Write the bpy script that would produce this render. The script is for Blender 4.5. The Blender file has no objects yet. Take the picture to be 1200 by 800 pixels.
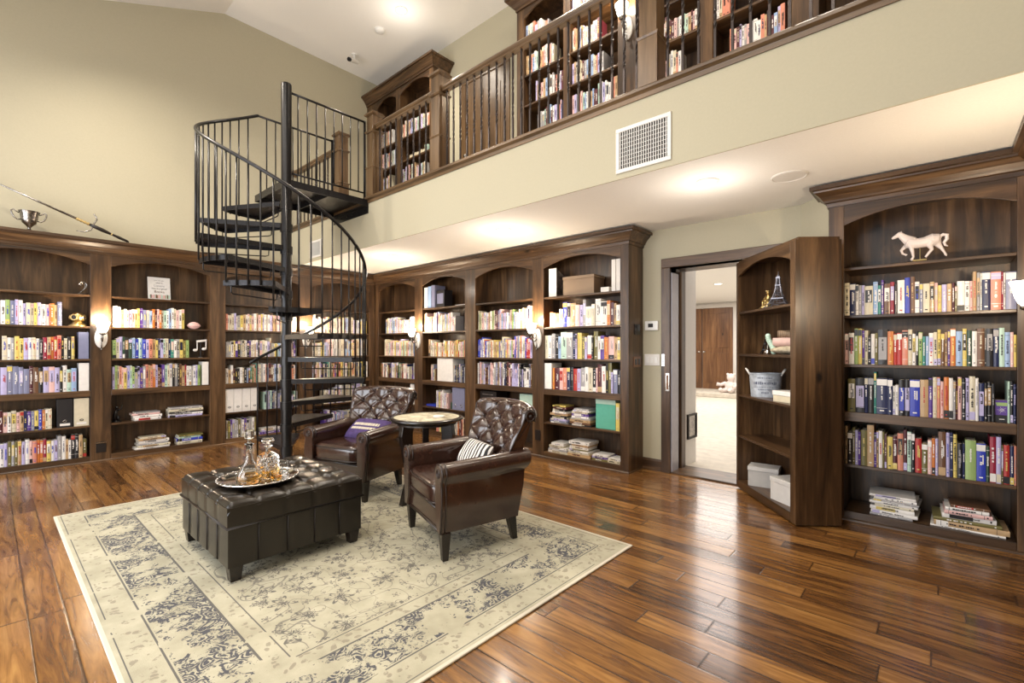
import bpy, math, random
from mathutils import Vector, Matrix
random.seed(7)
C = bpy.context.scene.collection
PI = math.pi
R = math.radians

# ------------------------------------------------------------------ camera, world, exposure
cam_d = bpy.data.cameras.new('camera'); cam = bpy.data.objects.new('camera', cam_d); C.objects.link(cam)
cam.location = (0, 0, 1.28); cam.rotation_euler = (PI/2, 0, 0.733)
cam_d.sensor_width = 36; cam_d.lens = 552.9/1200*36; cam_d.shift_y = 8.15/1200; cam_d.clip_start = .05
bpy.context.scene.camera = cam
vs = bpy.context.scene.view_settings
vs.view_transform = 'Standard'; vs.look = 'None'; vs.gamma = 1; vs.use_curve_mapping = False
vs.exposure = 0.08
w = bpy.data.worlds.new('world'); bpy.context.scene.world = w; w.use_nodes = True
w.node_tree.nodes['Background'].inputs[0].default_value = (.9, .93, 1, 1)
w.node_tree.nodes['Background'].inputs[1].default_value = .6

def area(name, loc, rot, sx, sy, power, col=(1, 1, 1), spread=PI):
    l = bpy.data.lights.new(name, 'AREA'); l.shape = 'RECTANGLE'; l.size = sx; l.size_y = sy
    l.energy = power; l.color = col; l.spread = spread
    o = bpy.data.objects.new(name, l); C.objects.link(o); o.location = loc; o.rotation_euler = rot
    return o
WARM = (1, .86, .68)
# daylight of the tall windows in the wall behind the camera
area('window_daylight', (-5.2, -2.85, 1.9), (R(95), 0, 0), 2.2, 2.4, 105, (.90, .94, 1))
area('window_daylight', (-2.2, -2.85, 1.9), (R(95), 0, 0), 2.2, 2.4, 130, (.90, .94, 1))
# added fill light under the pitched ceiling, no fixture hangs there
area('ceiling_fill', (-3.2, -.2, 4.5), (R(5), 0, 0), 6.0, 2.6, 110, (1, .93, .84))
area('low_fill', (-2.6, -1.6, .35), (R(128), 0, 0), 5.0, 1.6, 80, (1, .93, .85))  # added fill tilted upward, brightens the soffit under the gallery
area('hall_fill', (-2.6, 7.2, 2.55), (0, 0, 0), 2.0, 3.0, 75, (1, .97, .96))  # two fill lights added below the hall ceiling to brighten the hall
area('hall_fill', (-4.0, 11.2, 2.55), (0, 0, 0), 2.5, 3.0, 110, (1, .95, .9))

# ------------------------------------------------------------------ materials
MATS = {}
def newmat(name):
    m = bpy.data.materials.new(name); m.use_nodes = True; MATS[name] = m
    nt = m.node_tree; return m, nt, nt.nodes['Principled BSDF']
def N(nt, t, **k):
    n = nt.nodes.new(t)
    for a, b in k.items(): setattr(n, a, b)
    return n
def ramp(nt, fac, stops):
    r = nt.nodes.new('ShaderNodeValToRGB'); e = r.color_ramp.elements
    e[0].position, e[0].color = stops[0][0], (*stops[0][1], 1)
    e[1].position, e[1].color = stops[-1][0], (*stops[-1][1], 1)
    for p, c in stops[1:-1]:
        x = e.new(p); x.color = (*c, 1)
    nt.links.new(fac, r.inputs[0]); return r.outputs[0]
def noise(nt, vec, scale, detail=4, rough=.55, dist=0):
    n = N(nt, 'ShaderNodeTexNoise'); n.inputs['Scale'].default_value = scale; n.inputs['Detail'].default_value = detail
    n.inputs['Roughness'].default_value = rough; n.inputs['Distortion'].default_value = dist
    nt.links.new(vec, n.inputs['Vector']); return n.outputs['Fac']
def mapping(nt, sc, coord='Object', loc=(0, 0, 0), rot=(0, 0, 0)):
    t = N(nt, 'ShaderNodeTexCoord'); m = N(nt, 'ShaderNodeMapping')
    m.inputs['Scale'].default_value = sc; m.inputs['Location'].default_value = loc; m.inputs['Rotation'].default_value = rot
    nt.links.new(t.outputs[coord], m.inputs[0]); return m.outputs[0]
def bump(nt, b, h, s, dist=.01):
    n = N(nt, 'ShaderNodeBump'); n.inputs['Strength'].default_value = s; n.inputs['Distance'].default_value = dist
    nt.links.new(h, n.inputs['Height']); nt.links.new(n.outputs[0], b.inputs['Normal'])
def mix(nt, f, a, b, mode='MIX'):
    n = N(nt, 'ShaderNodeMix', data_type='RGBA', blend_type=mode)
    for s, v in ((0, f), (6, a), (7, b)):
        if hasattr(v, 'is_output'): nt.links.new(v, n.inputs[s])
        elif s == 0: n.inputs[0].default_value = v
        else: n.inputs[s].default_value = (*v, 1)
    return n.outputs[2]
def math_(nt, op, a, b=None, c=None):
    n = N(nt, 'ShaderNodeMath', operation=op)
    for i, v in enumerate((a, b, c)):
        if v is None: continue
        if hasattr(v, 'is_output'): nt.links.new(v, n.inputs[i])
        else: n.inputs[i].default_value = v
    return n.outputs[0]
def plain(name, col, rough=.5, metal=0, var=.08, sc=20, coat=0, bmp=0, **kw):
    m, nt, b = newmat(name)
    v = mapping(nt, (1, 1, 1))
    f = noise(nt, v, sc, 3)
    lo = tuple(c*(1-var) for c in col); hi = tuple(min(1, c*(1+var)) for c in col)
    nt.links.new(ramp(nt, f, [(.3, lo), (.7, hi)]), b.inputs['Base Color'])
    b.inputs['Roughness'].default_value = rough; b.inputs['Metallic'].default_value = metal
    b.inputs['Coat Weight'].default_value = coat; b.inputs['Coat Roughness'].default_value = .15
    if bmp: bump(nt, b, noise(nt, v, sc*3, 3), bmp, .003)
    return m
def wood(name, dark, midc, light, axis='z', rough=.38, knots=True, coat=.15, sc=1.0):
    m, nt, b = newmat(name)
    s = {'x': (1.3, 16, 16), 'y': (16, 1.3, 16), 'z': (16, 16, 1.3)}[axis]
    v = mapping(nt, tuple(q*sc for q in s))
    g = noise(nt, v, 1.0, 5, .6, .9)
    v2 = mapping(nt, {'x': (.6, 5, 5), 'y': (5, .6, 5), 'z': (5, 5, .6)}[axis])
    g2 = noise(nt, v2, 1.0, 3, .5, .4)
    s_ = math_(nt, 'ADD', math_(nt, 'MULTIPLY', g, .6), math_(nt, 'MULTIPLY', g2, .4))
    col = ramp(nt, s_, [(.33, dark), (.5, midc), (.68, light)])
    if knots:
        vo = N(nt, 'ShaderNodeTexVoronoi'); vo.inputs['Scale'].default_value = 1.6
        nt.links.new(mapping(nt, {'x': (.8, 1.6, 1.6), 'y': (1.6, .8, 1.6), 'z': (1.6, 1.6, .8)}[axis]), vo.inputs['Vector'])
        k = ramp(nt, vo.outputs['Distance'], [(.03, (1, 1, 1)), (.075, (0, 0, 0))])
        col = mix(nt, k, col, tuple(c*.3 for c in dark))
    nt.links.new(col, b.inputs['Base Color'])
    b.inputs['Roughness'].default_value = rough; b.inputs['Coat Weight'].default_value = coat
    b.inputs['Coat Roughness'].default_value = .2
    bump(nt, b, g, .12, .003)
    return m
D_, M_, L_ = (.015, .007, .003), (.062, .030, .012), (.17, .092, .040)
WZ = wood('alder_vertical', D_, M_, L_, 'z'); WX = wood('alder_horizontal', D_, M_, L_, 'x')
WY = wood('alder_depth', D_, M_, L_, 'y')
RAILW = wood('rail_wood', (.05, .026, .011), (.12, .068, .03), (.22, .13, .062), 'x', .3)
NEWELW = wood('newel_wood', (.05, .026, .011), (.12, .068, .03), (.22, .13, .062), 'z', .3)
DOORW = wood('door_wood', (.07, .03, .012), (.17, .075, .03), (.30, .15, .062), 'z', .35)
BLACKWOOD = wood('black_stained_wood', (.004, .003, .003), (.010, .006, .005), (.02, .012, .009), 'z', .25, False)
WALL = plain('sage_paint', (.46, .42, .305), .75, sc=60, var=.02, bmp=.05)
CEIL = plain('ceiling_paint', (.88, .855, .81), .85, sc=90, var=.02, bmp=.12)
WHITE = plain('white_paint', (.75, .72, .68), .45, var=.02)
WHITEPLASTIC = plain('white_plastic', (.8, .79, .76), .3, var=.01)
IRON = plain('black_iron', (.012, .011, .012), .28, .3, var=.2)
TREADM = plain('diamond_plate', (.014, .013, .015), .3, .4, var=.3, sc=70, bmp=.6)
BALM = plain('wrought_iron', (.05, .04, .038), .32, .6, var=.2)
LEATHER = plain('oxblood_leather', (.036, .015, .010), .22, 0, .3, 14, coat=.6, bmp=.12)
OTTL = plain('espresso_leather', (.012, .0085, .0055), .28, 0, .2, 14, coat=.1, bmp=.12)
OTTL.node_tree.nodes['Principled BSDF'].inputs['Specular IOR Level'].default_value = .4
PIPE = plain('dark_piping', (.014, .006, .005), .3, coat=.2)
STITCH = plain('seam_dark', (.008, .004, .003), .5)
SILVER = plain('polished_silver', (.62, .60, .58), .14, 1, .12, 30)
PEWTER = plain('aged_silver', (.30, .28, .26), .25, 1, .5, 60)
BRASS = plain('aged_brass', (.5, .37, .16), .3, 1, .2)
STEEL = plain('brushed_steel', (.45, .45, .48), .25, .9, .1)
SHEENGREY = plain('jamb_sheen_grey', (.42, .41, .47), .18, .1, .05)  # pale grey that paints in the reflection on the doorway jamb
PAGES = plain('paper_pages', (.72, .66, .54), .8, var=.12, sc=200)
CARPET = plain('cream_carpet', (.66, .60, .51), .95, var=.12, sc=9, bmp=.4)
BULB, nt, b = newmat('lit_glass'); b.inputs['Base Color'].default_value = (1, .95, .85, 1)
b.inputs['Emission Color'].default_value = (1, .9, .74, 1); b.inputs['Emission Strength'].default_value = 9
DISC, nt, b = newmat('lit_lamp_lens'); b.inputs['Base Color'].default_value = (1, .98, .94, 1)
b.inputs['Emission Color'].default_value = (1, .93, .82, 1); b.inputs['Emission Strength'].default_value = 7
def glass(name, col, rough=.02, ior=1.45):
    m, nt, b = newmat(name); b.inputs['Base Color'].default_value = (*col, 1)
    b.inputs['Transmission Weight'].default_value = 1; b.inputs['Roughness'].default_value = rough; b.inputs['IOR'].default_value = ior
    return m
GLASS = glass('clear_glass', (.97, .97, .96)); WHISKEY = glass('amber_whiskey', (.95, .55, .12), .02, 1.36)
# table top: antiqued stone / parquet look
TTOP, nt, b = newmat('mottled_stone_top')
v = mapping(nt, (1, 1, 1)); f = noise(nt, v, 9, 5, .7, .5)
nt.links.new(ramp(nt, f, [(.34, (.14, .11, .07)), (.48, (.40, .36, .25)), (.62, (.62, .58, .45))]), b.inputs['Base Color'])
b.inputs['Roughness'].default_value = .55
# floor: hand-scraped amber planks running along X
FLOOR, nt, b = newmat('scraped_plank_floor')
tc = N(nt, 'ShaderNodeTexCoord')
sep = N(nt, 'ShaderNodeSeparateXYZ'); nt.links.new(tc.outputs['Object'], sep.inputs[0])
row = math_(nt, 'FLOOR', math_(nt, 'DIVIDE', sep.outputs['Y'], .127))
wn = N(nt, 'ShaderNodeTexWhiteNoise', noise_dimensions='1D'); nt.links.new(row, wn.inputs['W'])
xx = math_(nt, 'ADD', sep.outputs['X'], math_(nt, 'MULTIPLY', wn.outputs['Value'], 7.3))
col_ = math_(nt, 'FLOOR', math_(nt, 'DIVIDE', xx, 1.05))
fx = math_(nt, 'FRACT', math_(nt, 'DIVIDE', xx, 1.05)); fy = math_(nt, 'FRACT', math_(nt, 'DIVIDE', sep.outputs['Y'], .127))
ex = math_(nt, 'MULTIPLY', math_(nt, 'MINIMUM', fx, math_(nt, 'SUBTRACT', 1, fx)), 1.05)
ey = math_(nt, 'MULTIPLY', math_(nt, 'MINIMUM', fy, math_(nt, 'SUBTRACT', 1, fy)), .127)
edge = math_(nt, 'MINIMUM', ex, ey)
seam = ramp(nt, edge, [(.0018, (1, 1, 1)), (.0048, (0, 0, 0))])
cmb = N(nt, 'ShaderNodeCombineXYZ'); nt.links.new(col_, cmb.inputs[0]); nt.links.new(row, cmb.inputs[1])
wn2 = N(nt, 'ShaderNodeTexWhiteNoise', noise_dimensions='2D'); nt.links.new(cmb.outputs[0], wn2.inputs['Vector'])
cmb2 = N(nt, 'ShaderNodeCombineXYZ')
nt.links.new(math_(nt, 'MULTIPLY', sep.outputs['X'], 2.2), cmb2.inputs[0])
nt.links.new(math_(nt, 'MULTIPLY', sep.outputs['Y'], 24), cmb2.inputs[1])
nt.links.new(math_(nt, 'MULTIPLY', wn2.outputs['Value'], 30), cmb2.inputs[2])
g = noise(nt, cmb2.outputs[0], 1.0, 5, .62, 1.3)
tone = math_(nt, 'ADD', math_(nt, 'MULTIPLY', g, .82), math_(nt, 'MULTIPLY', wn2.outputs['Value'], .22))
wc = ramp(nt, tone, [(.30, (.030, .012, .004)), (.47, (.135, .056, .016)), (.62, (.27, .125, .035)), (.82, (.43, .225, .072))])
nt.links.new(mix(nt, seam, wc, (.02, .007, .003)), b.inputs['Base Color'])
nt.links.new(ramp(nt, g, [(.3, (.30,)*3), (.7, (.18,)*3)]), b.inputs['Roughness'])
b.inputs['Coat Weight'].default_value = .4; b.inputs['Coat Roughness'].default_value = .12
hh = math_(nt, 'ADD', math_(nt, 'MULTIPLY', g, .35), math_(nt, 'SUBTRACT', 1, seam))
bump(nt, b, hh, .22, .004)
# rug
RUGX, RUGY = 1.75, 1.23
RUG, nt, b = newmat('distressed_rug')
tc = N(nt, 'ShaderNodeTexCoord'); sep = N(nt, 'ShaderNodeSeparateXYZ'); nt.links.new(tc.outputs['Object'], sep.inputs[0])
dx = math_(nt, 'SUBTRACT', RUGX, math_(nt, 'ABSOLUTE', sep.outputs['X'])); dy = math_(nt, 'SUBTRACT', RUGY, math_(nt, 'ABSOLUTE', sep.outputs['Y']))
d = math_(nt, 'MINIMUM', dx, dy)
def band(a, c):
    return math_(nt, 'MULTIPLY', math_(nt, 'GREATER_THAN', d, a), math_(nt, 'LESS_THAN', d, c))
o = tc.outputs['Object']
base = ramp(nt, noise(nt, o, 5, 4, .6), [(.35, (.36, .335, .245)), (.65, (.48, .45, .34))])
def voro(scale, feat='F1', vec=None, rnd=1):
    v = N(nt, 'ShaderNodeTexVoronoi', feature=feat); v.inputs['Scale'].default_value = scale; v.inputs['Randomness'].default_value = rnd
    nt.links.new(vec or o, v.inputs['Vector']); return v
# warped coordinates make the floral scrolls
nz = N(nt, 'ShaderNodeTexNoise'); nz.inputs['Scale'].default_value = 7; nt.links.new(o, nz.inputs['Vector'])
vm = N(nt, 'ShaderNodeVectorMath', operation='MULTIPLY_ADD'); nt.links.new(nz.outputs['Color'], vm.inputs[0]); vm.inputs[1].default_value = (.13, .13, .13); nt.links.new(o, vm.inputs[2])
warp = vm.outputs[0]
v1 = voro(6.5, vec=warp); ringv = math_(nt, 'FRACT', math_(nt, 'MULTIPLY', v1.outputs['Distance'], 5.2))
rings = math_(nt, 'MULTIPLY', math_(nt, 'GREATER_THAN', ringv, .62), math_(nt, 'LESS_THAN', v1.outputs['Distance'], .62))
v2 = voro(26, vec=warp); petals = math_(nt, 'LESS_THAN', v2.outputs['Distance'], .36)
v3 = voro(4.2, 'DISTANCE_TO_EDGE', warp); scroll = math_(nt, 'LESS_THAN', v3.outputs['Distance'], .018)
wear = noise(nt, o, 18, 5, .75); wear2 = noise(nt, o, 3.2, 3, .6)
w1 = math_(nt, 'GREATER_THAN', wear, .47)
def floret(scale, n, r0):
    vv = N(nt, 'ShaderNodeTexVoronoi'); vv.inputs['Scale'].default_value = scale; vv.inputs['Randomness'].default_value = .75; nt.links.new(o, vv.inputs['Vector'])
    df = N(nt, 'ShaderNodeVectorMath', operation='SUBTRACT'); nt.links.new(o, df.inputs[0]); nt.links.new(vv.outputs['Position'], df.inputs[1])
    sp_ = N(nt, 'ShaderNodeSeparateXYZ'); nt.links.new(df.outputs[0], sp_.inputs[0])
    an = math_(nt, 'ARCTAN2', sp_.outputs[1], sp_.outputs[0]); ln_ = N(nt, 'ShaderNodeVectorMath', operation='LENGTH')
    cz = N(nt, 'ShaderNodeCombineXYZ'); nt.links.new(sp_.outputs[0], cz.inputs[0]); nt.links.new(sp_.outputs[1], cz.inputs[1]); nt.links.new(cz.outputs[0], ln_.inputs[0])
    lim = math_(nt, 'MULTIPLY', math_(nt, 'ADD', .68, math_(nt, 'MULTIPLY', math_(nt, 'COSINE', math_(nt, 'MULTIPLY', an, float(n))), .32)), r0)
    q = math_(nt, 'DIVIDE', ln_.outputs['Value'], lim)
    return math_(nt, 'MULTIPLY', math_(nt, 'LESS_THAN', q, 1), math_(nt, 'GREATER_THAN', math_(nt, 'ABSOLUTE', math_(nt, 'SUBTRACT', q, .55)), .13))
o2 = o
fl = math_(nt, 'MAXIMUM', floret(4.3, 7, .075), floret(11, 5, .024))
vn = noise(nt, o, 3.4, 1, .4, .8)
vine = math_(nt, 'LESS_THAN', math_(nt, 'ABSOLUTE', math_(nt, 'SUBTRACT', vn, .5)), .006)
vn2 = noise(nt, o, 5.5, 1, .4, 1.4)
vine = math_(nt, 'MAXIMUM', vine, math_(nt, 'LESS_THAN', math_(nt, 'ABSOLUTE', math_(nt, 'SUBTRACT', vn2, .47)), .008))
fieldm = math_(nt, 'MULTIPLY', math_(nt, 'MAXIMUM', math_(nt, 'MULTIPLY', fl, w1), math_(nt, 'MULTIPLY', vine, .7)), band(.52, 9))
v4 = voro(15, vec=warp); mr = math_(nt, 'FRACT', math_(nt, 'MULTIPLY', v4.outputs['Distance'], 4.3))
bm = math_(nt, 'MULTIPLY', math_(nt, 'GREATER_THAN', mr, .40), math_(nt, 'GREATER_THAN', math_(nt, 'ADD', wear, math_(nt, 'MULTIPLY', wear2, .7)), .86))
bm = math_(nt, 'MAXIMUM', bm, math_(nt, 'MULTIPLY', math_(nt, 'GREATER_THAN', noise(nt, mapping(nt, (26, 16, 9)), 1.0, 6, .85, .9), .545), math_(nt, 'GREATER_THAN', wear2, .46)))
bm = math_(nt, 'MULTIPLY', bm, band(.17, .41))
small = math_(nt, 'MULTIPLY', math_(nt, 'MULTIPLY', petals, w1), math_(nt, 'ADD', band(.05, .15), band(.43, .50)))
small = math_(nt, 'MULTIPLY', small, .6)
ln = math_(nt, 'ADD', math_(nt, 'ADD', band(.155, .163), band(.41, .42)), math_(nt, 'ADD', band(.50, .506), band(.035, .04)))
ln = math_(nt, 'MULTIPLY', ln, math_(nt, 'MULTIPLY', math_(nt, 'GREATER_THAN', wear2, .42), .8))
c1 = mix(nt, math_(nt, 'MULTIPLY', fieldm, .85), base, (.085, .08, .08))
c1 = mix(nt, small, c1, (.20, .17, .13))
c1 = mix(nt, math_(nt, 'MULTIPLY', bm, .9), c1, (.035, .040, .065))
c1 = mix(nt, ln, c1, (.04, .04, .055))
c1 = mix(nt, math_(nt, 'LESS_THAN', d, .018), c1, (.62, .57, .47))
nt.links.new(c1, b.inputs['Base Color']); b.inputs['Roughness'].default_value = .95
bump(nt, b, noise(nt, o, 260, 2), .4, .003)
# zebra and purple cushions
ZEB, nt, b = newmat('zebra_fabric')
wv = N(nt, 'ShaderNodeTexWave'); wv.inputs['Scale'].default_value = 9; wv.inputs['Distortion'].default_value = 5; wv.inputs['Detail'].default_value = 1
nt.links.new(mapping(nt, (1, 1, 1)), wv.inputs['Vector'])
nt.links.new(ramp(nt, wv.outputs['Fac'], [(.46, (.02, .02, .022)), (.54, (.72, .68, .64))]), b.inputs['Base Color']); b.inputs['Roughness'].default_value = .8
PURP = plain('purple_fabric', (.055, .03, .12), .8, var=.3, sc=40)
WICK, nt, b = newmat('ribbed_wicker')
wv = N(nt, 'ShaderNodeTexWave'); wv.inputs['Scale'].default_value = 28; nt.links.new(mapping(nt, (1, 1, 1)), wv.inputs['Vector'])
nt.links.new(ramp(nt, wv.outputs['Fac'], [(.2, (.16, .10, .06)), (.8, (.36, .26, .17))]), b.inputs['Base Color']); bump(nt, b, wv.outputs['Fac'], .6, .004)

# ------------------------------------------------------------------ mesh helpers
class MB:
    def __init__(s): s.v = []; s.f = []; s.m = []
    def add(s, vs_, fs, m=0):
        n = len(s.v); s.v += [tuple(v) for v in vs_]
        for f in fs: s.f.append([i+n for i in f]); s.m.append(m)
        return s
    def box(s, x0, x1, y0, y1, z0, z1, m=0, M=None):
        v = [(x, y, z) for z in (z0, z1) for y in (y0, y1) for x in (x0, x1)]
        if M: v = [tuple(M @ Vector(p)) for p in v]
        return s.add(v, [(0, 2, 3, 1), (4, 5, 7, 6), (0, 1, 5, 4), (2, 6, 7, 3), (0, 4, 6, 2), (1, 3, 7, 5)], m)
    def rings(s, rs, m=0, closed=True, cap=True):
        n = len(rs[0]); b0 = len(s.v)
        for r in rs: s.v += [tuple(p) for p in r]
        for i in range(len(rs)-1):
            for j in range(n if closed else n-1):
                k = (j+1) % n
                s.f.append([b0+i*n+j, b0+i*n+k, b0+(i+1)*n+k, b0+(i+1)*n+j]); s.m.append(m)
        if cap and closed:
            s.f.append([b0+j for j in range(n)][::-1]); s.m.append(m)
            s.f.append([b0+(len(rs)-1)*n+j for j in range(n)]); s.m.append(m)
        return s
    def tube(s, pts, r, n=8, m=0, rot=0):
        pts = [Vector(p) for p in pts]; rs = []
        up = Vector((0, 0, 1)); t0 = (pts[1]-pts[0]).normalized()
        if abs(t0.dot(up)) > .95: up = Vector((1, 0, 0))
        a = t0.cross(up).normalized()
        for i, p in enumerate(pts):
            t = (pts[min(i+1, len(pts)-1)]-pts[max(i-1, 0)]).normalized()
            a = (a - t*a.dot(t)).normalized(); bb = t.cross(a)
            rr = r[i] if isinstance(r, (list, tuple)) else r
            rs.append([p+a*math.cos(q)*rr+bb*math.sin(q)*rr for q in [rot+2*PI*k/n for k in range(n)]])
        return s.rings(rs, m)
    def lathe(s, prof, n=24, m=0, c=(0, 0, 0), sx=1, sy=1, cap=True):
        return s.rings([[(c[0]+r*sx*math.cos(2*PI*k/n), c[1]+r*sy*math.sin(2*PI*k/n), c[2]+z) for k in range(n)] for r, z in prof], m, cap=cap)
    def prism(s, poly, a0, a1, axis='y', m=0):
        def P(p, t):
            return {'y': (p[0], t, p[1]), 'x': (t, p[0], p[1]), 'z': (p[0], p[1], t)}[axis]
        return s.rings([[P(p, a0) for p in poly], [P(p, a1) for p in poly]], m)
    def sphere(s, c, r, n=12, m=0, sc=(1, 1, 1)):
        k = max(4, n//2)
        return s.rings([[(c[0]+r*sc[0]*math.sin(PI*(i+.02)/(k+.04))*math.cos(2*PI*j/n), c[1]+r*sc[1]*math.sin(PI*(i+.02)/(k+.04))*math.sin(2*PI*j/n), c[2]-r*sc[2]*math.cos(PI*(i+.02)/(k+.04))) for j in range(n)] for i in range(k+1)], m)
    def torus(s, c, Rr, r, n=20, k=8, m=0, axis='y', a0=0, a1=2*PI, sx=1, sz=1):
        pts = []
        full = abs(a1-a0-2*PI) < .01
        for i in range(n+1):
            a = a0+(a1-a0)*i/n; u, v_ = Rr*math.cos(a)*sx, Rr*math.sin(a)*sz
            pts.append({'y': (c[0]+u, c[1], c[2]+v_), 'x': (c[0], c[1]+u, c[2]+v_), 'z': (c[0]+u, c[1]+v_, c[2])}[axis])
        return s.tube(pts, r, k, m)
    def sweep(s, path, prof, m=0, mitre=(0, 0)):
        """prof (out, z) carried along a path in plan; out = to the right of travel"""
        P = [Vector(p) for p in path]; rs = []
        for i, p in enumerate(P):
            d0 = (P[i]-P[i-1]).normalized() if i > 0 else (P[1]-P[0]).normalized()
            d1 = (P[i+1]-P[i]).normalized() if i < len(P)-1 else d0
            n0 = Vector((d0.y, -d0.x)); n1 = Vector((d1.y, -d1.x)); bb = (n0+n1)
            bb = bb/(bb.length_squared/2) if bb.length > .01 else n0
            k_ = mitre[0] if i == 0 else (-mitre[1] if i == len(P)-1 else 0)
            rs.append([(p.x+bb.x*o_+d1.x*o_*k_, p.y+bb.y*o_+d1.y*o_*k_, z) for o_, z in prof])
        return s.rings(rs, m)
    def xf(s, M, start=0):
        for i in range(start, len(s.v)): s.v[i] = tuple(M @ Vector(s.v[i]))
        return s
    def build(s, name, mats, parent=None, smooth=False, bevel=0, seg=2, loc=None, rot=None, label=None, sub=0):
        me = bpy.data.meshes.new(name); me.from_pydata(s.v, [], s.f)
        if not isinstance(mats, (list, tuple)): mats = [mats]
        for m in mats: me.materials.append(m)
        me.polygons.foreach_set('material_index', s.m)
        if smooth: me.polygons.foreach_set('use_smooth', [True]*len(s.f))
        me.update()
        import bmesh
        bm = bmesh.new(); bm.from_mesh(me); bmesh.ops.recalc_face_normals(bm, faces=bm.faces); bm.to_mesh(me); bm.free()
        o = bpy.data.objects.new(name, me); C.objects.link(o)
        if parent: o.parent = parent
        if loc: o.location = loc
        if rot is not None: o.rotation_euler = rot if isinstance(rot, (tuple, list)) else (0, 0, rot)
        if bevel:
            md = o.modifiers.new('bevel', 'BEVEL'); md.width = bevel; md.segments = seg; md.limit_method = 'ANGLE'; md.angle_limit = R(35)
        if sub:
            md = o.modifiers.new('sub', 'SUBSURF'); md.levels = sub; md.render_levels = sub
        if smooth == 'auto':
            try:
                me.set_sharp_from_angle(angle=R(40))
            except Exception: pass
        if label: o['label'] = label
        return o
def tag(o, label, cat, group=None, kind=None):
    o['label'] = label; o['category'] = cat
    if group: o['group'] = group
    if kind: o['kind'] = kind
    return o
def empty(name, loc, rz=0, label=None, cat=None, group=None):
    o = bpy.data.objects.new(name, None); C.objects.link(o); o.location = loc; o.rotation_euler = (0, 0, rz); o.empty_display_size = .1
    if label: tag(o, label, cat, group)
    return o
def struct(o, label=None):
    o['kind'] = 'structure'
    if label: o['label'] = label
    return o
def copy_tree(o, parent=None):
    c = o.copy(); C.objects.link(c)
    if parent: c.parent = parent
    for ch in [q for q in list(C.objects) if q.parent == o]: copy_tree(ch, c)
    return c

# ------------------------------------------------------------------ room shell
XA, XW, YW, YB0, XR, YF = -7.31, -7.06, 4.70, -3.0, .80, 3.10
ZC, ZU, ZT = 2.52, 3.08, 5.90
def slab(name, m, b, label=None):
    o = MB().box(*b).build(name, m); return struct(o, label)
slab('floor', FLOOR, (XA-.25, XR+.1, YB0-.1, YW+.02, -.12, 0), 'amber hand-scraped plank floor')
slab('wall_back_lower', WALL, (-7.56, -2.03, YW, YW+.12, 0, ZC))
slab('wall_back_header', WALL, (-2.03, -.97, YW, YW+.12, 2.11, ZC))
o = MB().prism([(-.97, YW), (-.87, YW), (-.60, 4.43), (-.60, YW+.12), (-.97, YW+.12)], 0, ZC, 'z').build('wall_back_return', WALL); struct(o)
slab('wall_back_end', WALL, (-.6, XR+.1, YW, YW+.12, 0, ZC))
slab('wall_back_upper', WALL, (XA-.12, XR+.1, YW, YW+.12, ZU, ZT+.1))
slab('wall_left_upper', WALL, (XA-.12, XA, YB0, YW, 0, ZT+.1))
slab('wall_right', WALL, (XR, XR+.12, YB0, YW, 0, ZT+.1))
# wall behind the camera with two window openings
mb = MB()
for x0, x1 in ((XA-.1, -6.3), (-4.1, -3.3), (-1.1, XR+.1)): mb.box(x0, x1, YB0-.12, YB0, 0, 4.4)
for x0, x1 in ((-6.3, -4.1), (-3.3, -1.1)):
    mb.box(x0, x1, YB0-.12, YB0, 0, .6); mb.box(x0, x1, YB0-.12, YB0, 3.1, 4.4)
struct(mb.build('wall_front', WALL))
# upper ceiling: level at the gallery, pitched down towards the front
o = MB().prism([(YW+.12, ZT), (2.185, ZT), (YB0-.12, ZT-.40*(2.185-YB0+.12)), (YB0-.12, ZT-.40*(2.185-YB0+.12)+.12), (2.185, ZT+.12), (YW+.12, ZT+.12)], XA-.12, XR+.12, 'x').build('ceiling_upper', CEIL); struct(o)
# gallery: soffit, fascia and floor
slab('ceiling_lower', CEIL, (XW-.25, XR, YF+.012, YW, ZC, ZC+.03))
slab('wall_gallery_face', WALL, (XA, XR, YF, YF+.012, ZC, ZU-.02))
slab('floor_gallery', CARPET, (XA, XR, YF+.012, YW, ZC+.03, ZU))
# nosing trim at the gallery edge
mb = MB(); mb.sweep([(XA, YF), (XR, YF)], [(0, 3.045), (.012, 3.045), (.014, 3.075), (.03, 3.082), (.04, 3.088), (.04, 3.108), (.03, 3.118), (-.10, 3.118), (-.10, ZU), (0, ZU)])
struct(mb.build('trim_1', RAILW, bevel=.002), 'stained wood nosing along the gallery edge')
# baseboards
mb = MB(); mb.sweep([(-2.339, YW), (-2.121, YW)], [(0, 0), (.022, 0), (.022, .012), (.014, .02), (.014, .10), (.006, .12), (0, .12)])
struct(mb.build('baseboard_back', WX))
mb = MB(); mb.sweep([(-5.51, YW), (-5.23, YW)], [(0, ZU), (.016, ZU), (.016, ZU+.11), (0, ZU+.12)]); struct(mb.build('baseboard_gallery', WX))
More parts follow.
